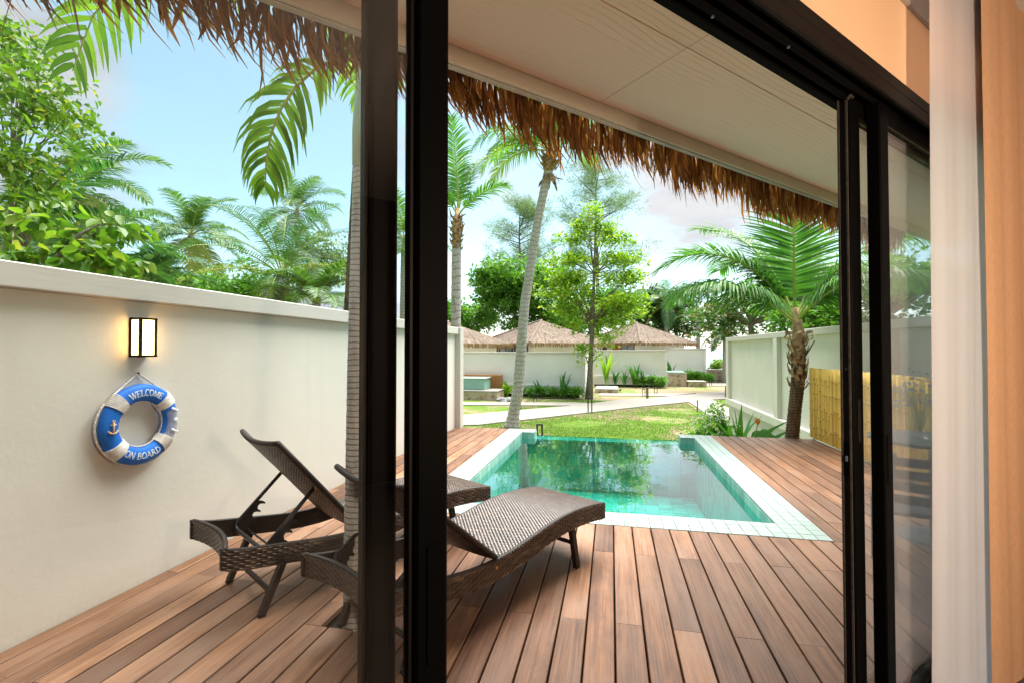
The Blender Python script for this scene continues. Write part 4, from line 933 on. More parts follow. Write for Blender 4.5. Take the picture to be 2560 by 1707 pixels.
def leaves(cents,rad,per,size,aspect,seed,up=.4,droop=0.0,nice=False):
    """leaf-sized rhombic faces spread round the clump centres"""
    r=np.random.default_rng(seed); c=np.repeat(np.asarray(cents),per,0); k=len(c); rr=np.repeat(np.asarray(rad),per) if hasattr(rad,'__len__') else rad
    dirs=r.normal(size=(k,3)); dirs/=np.linalg.norm(dirs,axis=1,keepdims=True); p=c+dirs*(np.atleast_1d(rr)*r.random(k)**.45)[:,None]*np.array([1,1,.72])
    a=r.normal(size=(k,3))*np.array([1,1,.6])+dirs*.6+np.array([0,0,-droop]); a/=np.linalg.norm(a,axis=1,keepdims=True)
    nrm=r.normal(size=(k,3))+np.array([0,0,up*3]); b=np.cross(nrm,a); b/=np.linalg.norm(b,axis=1,keepdims=True)+1e-6
    ln=size*r.uniform(.6,1.25,k)[:,None]; wd=ln*aspect
    n2=np.cross(a,b)
    if nice:
        fold=n2*ln*.10; tipd=-np.array([0,0,1.0])*ln*.14
        pts=[p,p+a*ln*.22+b*wd*.40+fold,p+a*ln*.62+b*wd*.42+fold+tipd*.4,p+a*ln+tipd,p+a*ln*.62-b*wd*.42+fold+tipd*.4,p+a*ln*.22-b*wd*.40+fold]
        V=np.stack(pts,1).reshape(-1,3); i0=np.arange(k)*6
        F=np.concatenate([np.stack([i0,i0+1,i0+2,i0+3],1),np.stack([i0,i0+3,i0+4,i0+5],1)]); return V,F
    V=np.stack([p,p+a*ln*.45+b*wd*.5+n2*ln*.06,p+a*ln,p+a*ln*.45-b*wd*.5+n2*ln*.06],1).reshape(-1,3); F=np.arange(4*k).reshape(-1,4); return V,F
def tree(label,base_,blobs,trunk_pts,trunk_r,nclump,per,size,mat_,seed,name='tree',aspect=.5,clump=.5,limbs=14,up=.4,droop=0.0,group=None,shell=.55,cat='tree',bark='bark',hollow=0.0):
    """blobs: (x,y,z,rx,ry,rz) relative to base"""
    r=np.random.default_rng(seed); t=thing(name,label,cat,tuple(base_),0,group); vol=np.array([bb[3]*bb[4]*bb[5] for bb in blobs]); vol=vol**.75; pr=vol/vol.sum(); cs=[]
    for i in range(nclump):
        bb=blobs[r.choice(len(blobs),p=pr)]; d=r.normal(size=3); d/=np.linalg.norm(d); rad=r.random()**shell; rad=max(rad,hollow); cs.append(np.array(bb[:3])+d*rad*np.array(bb[3:]))
    cs=np.array(cs); V,F=leaves(cs,clump*r.uniform(.5,1.2,len(cs)),per,size,aspect,seed+1,up,droop,mat_=='leaf_light')
    obj('crown',npmesh('crown',V,F,M[mat_]),t,kind='stuff')
    q=MB(); q.tube(trunk_pts,trunk_r,9); q.build('trunk',M[bark],t,True)
    tp=np.array(trunk_pts,float)
    q=MB()
    for i in range(limbs):
        c=cs[r.integers(len(cs))]; zz=c[2]; j=np.argmin(np.linalg.norm(tp-(c*np.array([.3,.3,.8])),axis=1)); s=tp[j]; m=(s+c)/2+np.array([0,0,.12*np.linalg.norm(c-s)])+r.normal(0,.05,3)
        rr=trunk_r[min(j,len(trunk_r)-1)]*.45; q.tube([s,m,c],[rr,rr*.6,rr*.12],6)
    q.build('limb',M[bark],t,True,kind='stuff'); return t

# ------------------------------------------------------------------ slender palm growing through the deck
pb=np.array([-1.325,2.285,0.0])
np_=thing('deck_palm','slender grey palm growing through the deck beside the door',"palm tree",(pb[0],pb[1],ZG))
obj('trunk',trunk_mesh([(0,0,-.05),(0,0,1.3),(.0,.02,2.6),(.01,.05,3.72)],[.080,.060,.055,.056],M['trunk_thin'],.07,16,3,.012),np_)
q=MB(); q.tube([(.01,.05,3.70),(.012,.055,3.9),(.014,.06,4.15),(.016,.065,4.36)],[.060,.066,.056,.03],16); q.build('crownshaft',M['crownshaft'],np_,True)
crown=(.015,.06,4.28)
for i,(az,e0,bd,L,sw) in enumerate(((204,30,124,1.02,.0),(186,64,150,2.45,.0),(262,60,110,1.7,.2),(120,62,100,1.7,0),(60,60,105,1.7,0),(-10,55,110,1.6,0),(300,60,110,1.5,0),(90,82,60,1.5,0))):
    me=frond_mesh('frond',L,e0,bd,36 if i==0 else 32,.30 if i==0 else .46,60+i,vee=.10,droop=1.7 if i==0 else .75,wid=.026 if i==0 else .040,mats=[M['rachis'],M['palm_near']],bare=.20,segs=4,swing=sw,rad=.013,fwd=(.45,.85),power=.42 if i==0 else 1.25,broll=R(78) if i==0 else 0.0,skip=.2 if i==0 else .05)
    obj('frond',me,np_,loc=crown,rotz=R(az))

# ------------------------------------------------------------------ leaning coconut palm at the deck corner, by the bamboo screen
rb=np.array([2.87,8.47,ZG]); cp=thing('coconut_palm','young coconut palm with ragged brown trunk at the deck corner by the bamboo screen','palm tree',tuple(rb))
ctop=np.array([.06,.0,3.33])
obj('trunk',trunk_mesh([(0,0,-.05),(0,0,1.3),(.05,0,1.8),(.10,0,2.25),(.11,0,2.62)],[.13,.10,.098,.10,.10],M['trunk_brown'],.045,18,5,.05),cp)
r_=random.Random(12); q=MB(); q2=MB()
for i in range(46):                                     # old leaf bases and fibre
    z=2.12+.75*(i/46)+r_.uniform(-.03,.03); a=i*2.4; rr=.10+.035*r_.random(); w=r_.uniform(.05,.10); h=r_.uniform(.10,.20); ca,sa=math.cos(a),math.sin(a); x0=.10
    sd=np.array((-sa,ca,0)); pts=[(x0+.07*ca,.07*sa,z-.05),(x0+rr*ca,rr*sa,z+.01),(x0+(rr+.03)*ca,(rr+.03)*sa,z+h*.55),(x0+(rr+r_.uniform(-.02,.07))*ca,(rr+r_.uniform(-.02,.07))*sa,z+h)]
    (q if i%3 else q2).ribbon(pts,[w,w*1.1,w*.7,w*.15],sd)
q.build('leaf_base',M['husk'],cp,kind='stuff'); q2.build('fibre_sheath',M['husk2'],cp,kind='stuff')
q=MB(); q.tube([(.10,0,2.5),(.115,0,2.75),(.11,0,3.0),(.085,0,3.25),(.07,0,3.40)],[.105,.09,.085,.062,.035],12); q.build('sheath',M['husk2'],cp,True)
q=MB(); 
for i in range(5):
    a=i*1.3+.4; q.ribbon([(.10+.09*math.cos(a),.09*math.sin(a),2.85),(.10+.13*math.cos(a),.13*math.sin(a),2.98),(.10+.20*math.cos(a+.3),.20*math.sin(a+.3),3.0),(.10+.22*math.cos(a+.6),.22*math.sin(a+.6),2.90),(.10+.16*math.cos(a+.8),.16*math.sin(a+.8),2.86)],[.10,.07,.05,.03,.01],(-.3*math.sin(a),.3*math.cos(a),.9))
q.build('curled_husk',M['husk2'],cp)
q=MB(); q.tube([(.16,-.02,2.55),(.26,-.04,2.72),(.33,-.05,2.86)],[.03,.02,.014],6,flat=.5); q.build('cut_stub',M['trunk_brown'],cp)
# fronds: azimuth (deg, 0=+x), elevation, bend, length, vee, droop
for i,(az,e0,bd,L,vee,dr,sw) in enumerate(((251,90,16,2.45,.05,.12,.0),(172,66,112,2.75,.10,.42,.12),(158,50,100,2.35,.05,.85,.1),(200,38,60,2.0,.05,1.0,0),(340,62,88,2.6,.10,.5,0),(12,50,90,2.4,.1,.6,0),(70,72,80,2.6,.1,.4,0),(110,66,95,2.6,.1,.5,.1),(40,60,90,2.4,.1,.5,0),(310,46,80,2.0,.05,.8,0),(140,74,70,2.7,.1,.4,-.2))):
    me=frond_mesh('frond',L,e0,bd,78,.84,80+i,vee=vee,droop=dr,wid=.040,mats=[M['petiole'],M['palm']],bare=.17,segs=4,swing=sw,rad=.026,fwd=(.18,.9),power=1.5)
    obj('frond',me,cp,loc=tuple(ctop-np.array([0,0,.18])),rotz=R(az))

# ------------------------------------------------------------------ tall grey palm on the lawn, and palm at the wall end
tb_=np.array([-3.43,16.31,ZG]); tl=thing('coconut_palm','tall leaning coconut palm with pale ringed trunk standing on the lawn','palm tree',tuple(tb_))
obj('trunk',trunk_mesh([(0,0,-.05),(.03,0,.12),(.06,0,.5),(.22,0,1.25),(.46,0,4.3),(.95,0,7.35),(1.32,0,9.05)],[.30,.25,.205,.19,.165,.145,.15],M['trunk_grey'],.22,16,4,.022),tl)
tc_=np.array([1.40,0,9.55]); q=MB(); r_=random.Random(3)
for i in range(60):
    a=i*2.4; z=8.72+.75*i/60; rr=.17; w=r_.uniform(.10,.20); h=r_.uniform(.15,.45); ca,sa=math.cos(a),math.sin(a); o_=r_.uniform(.05,.28); dn=-1 if i<14 else 1
    q.ribbon([(1.33+rr*ca*.7,rr*sa*.7,z),(1.35+(rr+.06)*ca,(rr+.06)*sa,z+.10*dn),(1.36+(rr+o_)*ca,(rr+o_)*sa,z+h*dn*.8),(1.36+(rr+o_*1.2)*ca,(rr+o_*1.2)*sa,z+h*dn)],[w,w,w*.7,.02],(-sa,ca,0))
q.build('dead_leaf_base',M['husk'],tl,kind='stuff')
q=MB(); q.tube([(1.30,0,8.95),(1.36,0,9.3),(1.42,0,9.9)],[.16,.22,.10],10); q.build('crown_heart',M['husk2'],tl,True)
for i,(az,e0,bd,L) in enumerate(((186,30,108,3.0),(172,18,95,2.7),(200,45,115,3.3),(215,28,100,2.8),(150,50,100,3.2),(95,62,90,3.3),(60,50,100,3.2),(20,55,100,3.3),(-20,60,95,3.3),(-70,55,100,3.1),(245,62,90,3.3),(130,75,60,3.2),(320,78,60,3.2))):
    me=frond_mesh('frond',L,e0,bd,46,.85,120+i,vee=.08,droop=.7,wid=.05,mats=[M['rachis'],M['leaf_lime' if i<2 else 'palm']],rad=.035,segs=4)
    obj('frond',me,tl,loc=tuple(tc_+np.array([0,0,.1])),rotz=R(az))
w0=at(1139,760,10.6); wp=thing('coconut_palm','coconut palm rising behind the end pillar of the cream wall','palm tree',(w0[0],w0[1],ZG))
hz_=float(at(1139,610,10.6)[2]-ZG); 
obj('trunk',trunk_mesh([(0,0,-.05),(0,0,hz_*.5),(.02,0,hz_)],[.16,.12,.105],M['trunk_grey'],.16,14,8,.03),wp)
q=MB(); r_=random.Random(9)
for i in range(56):
    a=i*2.4; z=hz_-.15+.75*i/56; rr=.10; w=r_.uniform(.05,.11); h=r_.uniform(.08,.22); ca,sa=math.cos(a),math.sin(a); o_=r_.uniform(.03,.13)
    q.ribbon([(.02+rr*ca*.8,rr*sa*.8,z),(.02+(rr+.04)*ca,(rr+.04)*sa,z+.05),(.02+(rr+o_)*ca,(rr+o_)*sa,z+h)],[w,w,w*.3],(-sa,ca,0))
q.build('leaf_base',M['husk'],wp,kind='stuff')
q=MB(); q.tube([(.02,0,hz_-.1),(.03,0,hz_+.4),(.05,0,hz_+.8)],[.105,.11,.05],10); q.build('sheath',M['husk2'],wp,True)
for i,(az,e0,bd,L) in enumerate(((262,88,18,2.1),(350,44,48,1.35),(190,74,45,2.0),(100,80,40,2.0),(60,78,45,2.0),(230,50,45,1.3))):
    me=frond_mesh('frond',L,e0,bd,44,.52,150+i,vee=.12,droop=.45,wid=.034,mats=[M['petiole'],M['palm']],rad=.022,segs=4,fwd=(.35,.95))
    obj('frond',me,wp,loc=(.05,0,hz_+.65),rotz=R(az))

# ------------------------------------------------------------------ palms seen over the left wall
def pp(label,px,py,depth,L,seed,**kw):
    top=at(px,py,depth); dx=kw.pop('dx',0.0); return palm(label,(top[0]+dx,top[1],ZG),top,kw.pop('r0',.24),kw.pop('r1',.15),L,seed=seed,**kw)
pp('coconut palm with yellowing skirt behind the big-leaved tree',204,470,17,3.0,1,nf=15,yellow=3,ll=.7,dx=.6)
pp('mid-height coconut palm with drooping fronds, alone against blue sky over the wall',478,588,25,3.3,2,nf=20,yellow=3,ll=.75,dx=.5)
pp('broad feathery palm with orange stalks just above the wall cap',704,690,19,4.3,3,nf=24,mat_='palm_dark',yellow=4,spread=(0,0,1,1,1,2,2,2,3,3,4,5),tm='trunk_brown',r0=.34,r1=.30,ll=.62,n=44,name='oil_palm',wid=.04)
pp('tallest coconut palm above the broad feathery palm over the wall',742,528,33,3.6,4,nf=18,ll=.8,dx=.5)
pp('low dark palm beneath the big-leaved tree at the frame edge',60,650,10,3.0,5,nf=14,mat_='palm_dark',ll=.7,spread=(0,1,1,2,2,3))
pp('low palm with spiky fronds right of the big-leaved tree',345,720,13,2.0,6,nf=10,mat_='palm_dark',ll=.6,spread=(0,1,1,2,2,3))
pp('pale low fan of palm fronds between the wall palms',395,720,24,2.2,7,nf=14,ll=.6,spread=(0,1,1,2,2,3))
pp('young palm low beside the thin brown trunk',790,760,17,2.4,8,nf=14,ll=.55,spread=(0,1,1,2,2,3))
pp('coconut palm whose thin brown trunk stands beside the slender deck palm',905,150,13.5,1.3,9,nf=8,tm='trunk_brown',r0=.11,r1=.08,ll=.5,dx=-.62,spread=(0,1))
pp('distant palm showing between the two door stiles',1010,600,24,3.0,10,nf=14,ll=.7)
# big-leaved tree at the left edge
a0=at(40,720,7.4); o0=np.array([a0[0],a0[1],ZG])
def rel(px,py,d): return at(px,py,d)-o0
bl=[]
for px,py,d,rx,rz in ((20,170,6.6,.62,.5),(95,240,6.8,.6,.4),(40,390,6.4,.6,.55),(130,320,7.0,.42,.28),(20,520,6.0,.5,.42),(100,450,6.8,.42,.26),(10,90,7.4,.6,.4)):
    c=rel(px,py,d); bl.append((*c,rx,.8,rz))
tree('tall big-leaved tree with light green foliage at the left edge over the wall',o0,bl,[(0,0,-.05),(-.1,.1,2.2),(-.2,0,3.8),(-.3,.1,5.2)],[.16,.13,.09,.04],150,18,.125,'leaf_light',21,name='broadleaf_tree',aspect=.52,clump=.30,limbs=30,up=.35,droop=.5,shell=.5)
a0=at(190,700,5.3); o0=np.array([a0[0],a0[1],ZG]); bl=[]
for px,py,d,rx,rz in ((230,550,5.4,.26,.15),(275,570,5.4,.2,.13),(235,640,5.2,.28,.2),(285,650,5.2,.18,.17),(160,560,5.5,.22,.15),(205,600,5.5,.25,.15),(25,640,5.0,.3,.22)):
    c=rel(px,py,d); bl.append((*c,rx,.35,rz))
tree('low spray of large heart-shaped yellow-green leaves just above the wall cap',o0,bl,[(0,0,-.05),(-.05,.05,1.6),tuple(rel(120,690,5.2)),tuple(rel(195,590,5.3)),tuple(rel(250,560,5.3))],[.06,.05,.03,.02,.01],46,10,.15,'leaf_light',23,name='broadleaf_shrub',aspect=.72,clump=.16,limbs=16,up=.3,droop=.7,cat='shrub')
def bush(label,px,py,d,rx,rz,nclump,per,size,mat_,seed,**kw):
    c=at(px,py,d); o=np.array([c[0],c[1],ZG]); z=c[2]-ZG
    return tree(label,o,[(0,0,z,rx,rx*.8,rz),(rx*.5,0,z-rz*.35,rx*.7,rx*.6,rz*.7),(-rx*.5,0,z-rz*.3,rx*.7,rx*.6,rz*.7)],[(0,0,-.05),(0,0,z*.5),(0,0,z)],[.16,.12,.05],nclump,per,size,mat_,seed,**kw)
bush('fine-leaved green bush low between the palms over the wall',600,720,22,2.2,1.1,150,34,.22,'leaf_mid',31,clump=.5,cat='bush',name='green_bush')
bush('rounded bush behind the low palm fans over the wall',430,720,30,3.5,1.3,140,30,.32,'leaf_mid',32,clump=.7,cat='bush',name='green_bush')
bush('hazy far tree mass right of the feathery palm',800,640,42,3.2,3.0,150,30,.35,'needle',33,clump=.9,name='distant_tree')
bush('dark leafy mass low behind the big-leaved tree',120,690,14,2.6,1.2,130,30,.24,'leaf_dark',34,clump=.5,cat='bush',name='green_bush')

# ------------------------------------------------------------------ trees behind the huts
def big(label,px,py,d,rx,rz,nclump,per,size,mat_,seed,**kw):
    c=at(px,py,d); o=np.array([c[0],c[1],ZG]); z=c[2]-ZG; r=np.random.default_rng(seed)
    bl=[(0,0,z,rx*.75,rx*.6,rz*.8)]+[(r.uniform(-.75,.75)*rx,r.uniform(-.5,.3)*rx,z+r.uniform(-.7,.55)*rz,rx*r.uniform(.3,.45),rx*.35,rz*r.uniform(.28,.42)) for _ in range(9)]
    return tree(label,o,bl,[(0,0,-.05),(.1,0,z*.45),(-.1,0,z*.8),(0,0,z+rz*.4)],[.32,.25,.16,.05],nclump,per,size,mat_,seed,**kw)
big('wide bright green tree spreading behind the thatched huts',1290,740,47,6.2,4.4,520,42,.42,'leaf_mid',41,clump=.75,limbs=26,shell=.42,name='broadleaf_tree')
big('green tree behind the gap between the thatched huts',1440,790,50,4.6,3.4,240,36,.42,'leaf_mid',42,clump=.75,shell=.45,name='broadleaf_tree')
big('bright tree filling the gap behind the hut furthest right',1560,770,54,4.2,3.0,260,36,.42,'leaf_mid',47,clump=.75,shell=.45,name='broadleaf_tree')
big('far tree low behind the hut furthest left',1150,790,52,4.5,2.6,240,36,.42,'leaf_mid',48,clump=.75,shell=.45,name='broadleaf_tree')
big('dark green tree behind the hut furthest right',1690,775,52,3.4,3.2,220,34,.40,'leaf_dark',43,clump=.7,shell=.45,name='broadleaf_tree')
big('sea almond tree with dark leaf layers and gaps behind the panelled wall',1880,770,30,4.2,2.6,230,24,.30,'leaf_dark',44,clump=.6,limbs=30,shell=.5,name='almond_tree')
big('green tree behind the panelled wall at the right door leaf',2230,730,22,4.0,2.6,230,30,.30,'leaf_mid',45,clump=.6,name='broadleaf_tree')
big('low green tree behind the panelled wall beside the young coconut palm',2040,790,24,3.0,1.5,170,28,.28,'leaf_mid',46,clump=.5,name='broadleaf_tree')
def casuarina(label,px,top,bot,d,w,seed,ncl):
    c=at(px,bot,d); o=np.array([c[0],c[1],ZG]); zt=at(px,top,d)[2]-ZG; zb=c[2]-ZG; r=np.random.default_rng(seed); t=thing('casuarina_tree',label,'tree',tuple(o),0,'feathery casuarinas')
    q=MB(); q.tube([(0,0,-.05),(.1,0,zt*.5),(-.1,0,zt*.8),(0,0,zt*.97)],[.3,.2,.1,.02],8); q.build('trunk',M['bark'],t,True)
    cs=[]; q=MB()
    for i in range(46):
        z=zb+(zt-zb)*(i+.5)/46; f=(z-zb)/(zt-zb); a=r.uniform(0,6.28); ln=w*(.35+.65*math.sin(math.pi*min(1,.22+.72*f)))*r.uniform(.45,1.1)
        e=np.array([math.cos(a)*ln,math.sin(a)*ln*.8,ln*r.uniform(.25,.7)]); s=np.array([0,0,z-ln*.3]); q.tube([s,s+e*.5+np.array([0,0,-.05*ln]),s+e],[.07,.04,.01],5)
        for k in range(ncl): u=r.uniform(.35,1.05); cs.append(s+e*u+r.normal(0,.16*w*.5,3))
    q.build('limb',M['bark'],t,True,kind='stuff')
    V,F=leaves(np.array(cs),.55,30,.55,.07,seed,up=.1,droop=-.35); obj('crown',npmesh('crown',V,F,M['needle']),t,kind='stuff'); return t
casuarina('tall feathery grey-green casuarina with the highest top behind the huts',1492,400,700,56,6.8,51,18)
casuarina('shorter feathery casuarina left of the tall one, behind the leaning palm',1300,500,690,60,5.4,52,15)
# slender young tree on the lawn
o=np.array([-1.22,26.9,ZG]); r_=np.random.default_rng(61); bl=[(.35,0,10.3,.7,.6,.9)]
for z,w in ((9.5,1.3),(8.7,2.1),(7.7,2.7),(6.7,3.1),(5.7,3.1),(4.8,2.9),(4.0,2.2),(3.1,1.2),(2.3,.8)): 
    for s in (-1,1): bl.append((.3+s*w*.5,r_.uniform(-.4,.4),z+r_.uniform(-.3,.3),w*.55,w*.5,.42))
tree('slim lime-green tree with a straight pale trunk on the lawn before the huts',o,bl,[(0,0,-.05),(.05,0,1.5),(.2,0,4),(.3,0,7),(.4,0,10.4)],[.24,.15,.12,.08,.02],470,22,.24,'leaf_lime',62,name='young_tree',aspect=.5,clump=.46,limbs=48,up=.5,shell=.6)
pp('coconut palm standing behind the hut furthest right',1665,760,50,4.0,11,nf=18,mat_='palm_dark',yellow=2,ll=.9)
pp('small palm beside the eave of the hut furthest right',1745,800,46,2.4,12,nf=12,mat_='palm_dark',ll=.6,spread=(0,1,1,2,2,3))
pp('palm by the sea left of the panelled wall end',1812,830,40,2.6,13,nf=13,mat_='palm_dark',ll=.6)
pp('palm far behind the panelled wall, seen through the right door leaf',2190,560,30,3.6,14,nf=16,ll=.8)

# ------------------------------------------------------------------ planting beside the deck
def blade(q,base_,az,h,out,w,curl=.3,n=7):
    ca,sa=math.cos(az),math.sin(az); b0=np.array(base_,float); pts=[];ws=[]
    for i in range(n):
        u=i/(n-1); o_=out*(u**1.5)+curl*out*u**4; pts.append(b0+np.array((ca*o_,sa*o_,h*(u-.18*curl*u**3)))); ws.append(w*(.16 if u<.3 else 1)*max(.04,math.sin(math.pi*min(1,max(0,(u-.22)/.78))**.8)) if u>.22 else w*.14)
    tw_=az+math.pi/2+random.uniform(-1.3,1.3); sd=np.array((math.cos(tw_),math.sin(tw_),0)); V=[];F=[]
    for p,ww in zip(pts,ws): V+=[p-sd*ww/2+np.array((ca,sa,0))*-.12*ww,p,p+sd*ww/2+np.array((ca,sa,0))*-.12*ww]
    for i in range(n-1):
        a=3*i; F+=[(a,a+1,a+4,a+3),(a+1,a+2,a+5,a+4)]
    q.add(V,F)
bp=thing('bird_of_paradise','bird-of-paradise clump with an orange flower behind the deck edge','plant',(2.24,9.15,ZG+.22))
for i,(az,h,out,w) in enumerate(((200,1.50,.40,.17),(150,1.45,.26,.17),(175,1.62,.12,.18),(60,1.66,.12,.14),(10,1.45,.38,.17),(215,1.30,.60,.16),(120,1.40,.3,.17),(300,1.25,.4,.17),(250,1.35,.3,.17),(345,1.30,.52,.16),(90,1.55,.22,.17),(190,1.30,.72,.16),(165,1.45,.5,.16),(275,1.3,.3,.17),(130,1.6,.3,.17),(40,1.5,.3,.16),(205,1.48,.5,.17),(355,1.42,.6,.16))):
    q=MB(); blade(q,(random.uniform(-.12,.12),random.uniform(-.1,.1),0),R(az),h,out,w,.5); q.build('leaf',M['strelitzia'],bp,True)
q=MB(); q.tube([(.1,-.1,0),(.22,-.12,1.0),(.27,-.14,1.19)],.010,6); q.build('flower_stem',M['petiole'],bp)
q=MB()
for a,h in ((-.5,.11),(-.15,.14),(.2,.12),(.5,.09)): q.ribbon([(.27,-.14,1.18),(.27+.5*h*math.sin(a),-.14,1.18+.5*h),(.27+h*math.sin(a),-.14,1.18+h)],[.012,.032,.005],(math.cos(a),.2,-math.sin(a)))
q.build('orange_flower',M['orange'],bp)
rl=thing('round_leaved_plant','round glossy leaves low between the bird-of-paradise and palm trunk','plant',(2.62,9.05,ZG)); q=MB()
for i in range(9):
    a=i*2.4; c=np.array((.20*math.cos(a)*(.4+.07*i),.16*math.sin(a),1.12+.03*(i%4))); n_=np.array((.3*math.cos(a),-.7,.6)); n_/=np.linalg.norm(n_); u_=np.cross(n_,(0,0,1)); u_/=np.linalg.norm(u_); v_=np.cross(n_,u_); s=.115
    q=MB(); q.add([c]+[c+s*(math.cos(w)*u_+math.sin(w)*v_) for w in np.linspace(0,6.28,14,endpoint=False)],[(0,1+k,1+(k+1)%14) for k in range(14)]); q.tube([(0,0,0),c*np.array((.5,.5,.6)),c],.008,5); q.build('leaf',M['strelitzia'],rl)
ob=np.array((1.86,9.35,ZG))
fb=tree('flowering bush dotted with white blossoms behind the pool corner',ob,[(0,0,1.12,.46,.34,.36),(.05,0,1.52,.2,.18,.26),(-.3,0,.95,.34,.32,.28)],[(0,0,-.05),(0,0,.5),(0,0,1.0)],[.03,.025,.01],200,16,.07,'shrub',71,name='flowering_bush',clump=.12,limbs=14,cat='bush',aspect=.5)
q=MB(); r_=random.Random(5)
for i in range(95):
    a=r_.uniform(3.3,6.2); e=r_.uniform(-.2,1.2); p=np.array((.46*math.cos(a)*math.cos(e),.36*math.sin(a)*math.cos(e),1.14+.42*math.sin(e)+(.22 if i%7==0 else 0))); s=.016
    q.add([p+(s,0,0),p+(0,0,s),p-(s,0,0),p-(0,0,s),p+(0,-s*.7,0)],[(0,1,4),(1,2,4),(2,3,4),(3,0,4)])
q.build('white_blossoms',M['white_petal'],fb,kind='stuff')
fb2=tree('small low shrub with violet flowers at the lawn corner of the pool',np.array((1.50,9.30,ZG)),[(0,0,.80,.26,.2,.16)],[(0,0,-.05),(0,0,.4),(0,0,.8)],[.02,.015,.008],60,14,.06,'leaf_lime',72,name='flowering_bush',clump=.10,limbs=8,cat='bush')
q=MB()
for i in range(14):
    p=np.array((r_.uniform(-.2,.22),-.2,.78+r_.uniform(-.1,.14))); s=.022; q.add([p+(s,0,0),p+(0,0,s),p-(s,0,0),p-(0,0,s),p+(0,-s*.7,0)],[(0,1,4),(1,2,4),(2,3,4),(3,0,4)])
q.build('violet_flowers',M['violet'],fb2,kind='stuff')
# ------------------------------------------------------------------ neighbouring villas beyond the lawn
def gwall(label,x0,x1,y,zs,zt,depth=.22,end=True,pil=()):
    w=thing('garden_wall',label,'wall',(x0,y,ZG)); L=x1-x0; s=zs-ZG; t=zt-ZG
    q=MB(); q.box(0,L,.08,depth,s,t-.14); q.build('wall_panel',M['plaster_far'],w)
    q=MB(); q.bbox(-.02,L+.02,-.02,depth+.04,t-.14,t,.01); q.build('wall_cap',M['cap'],w)
    q=MB(); q.bbox(-.02,L+.02,-.02,depth+.04,s-.02,s+.12,.01); q.build('wall_sill',M['plaster_far'],w)
    q=MB(); q.box(.0,L-.05,.06,depth,.16,s-.022); q.build('plinth',M['plaster_far'],w)
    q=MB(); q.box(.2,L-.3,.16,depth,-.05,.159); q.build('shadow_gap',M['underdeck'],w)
    for a in list(pil)+([L-.16] if end else []):
        q=MB(); q.bbox(a,a+.16,-.012,depth+.02,s+.121,t-.141,.006); q.build('pilaster',M['plaster_far'],w)
    return w
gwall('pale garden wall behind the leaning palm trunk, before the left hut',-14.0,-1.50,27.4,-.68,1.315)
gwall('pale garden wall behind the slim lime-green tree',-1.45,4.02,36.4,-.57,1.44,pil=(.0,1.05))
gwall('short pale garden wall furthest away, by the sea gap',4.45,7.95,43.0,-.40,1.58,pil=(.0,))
# side return walls
for lab,x,y0,y1,zt in (('side return wall joining the left hut garden',-1.66,27.66,33.0,1.315),('side return wall behind the middle garden wall',3.86,36.7,42.6,1.44)):
    w=thing('garden_wall',lab,'wall',(x,y0,ZG)); q=MB(); q.box(0,.2,0,y1-y0,0,zt-ZG-.13); q.build('wall_panel',M['plaster_far'],w); q=MB(); q.bbox(-.03,.23,0,y1-y0,zt-ZG-.13,zt-ZG,.008); q.build('wall_cap',M['cap'],w)
q=thing('bamboo_gate','orange bamboo gate panel behind the slim tree trunk','gate',(-1.72,30.5,ZG))
for i in range(8):
    b=MB(); b.tube([(i*.075,0,.95),(i*.075,0,2.05)],.036,8); b.build('bamboo_pole',M['bamboo'],q,True)
b=MB(); b.box(-.05,.58,.04,.08,0,1.9); b.build('backing_rail',M['bamboo_node'],q)

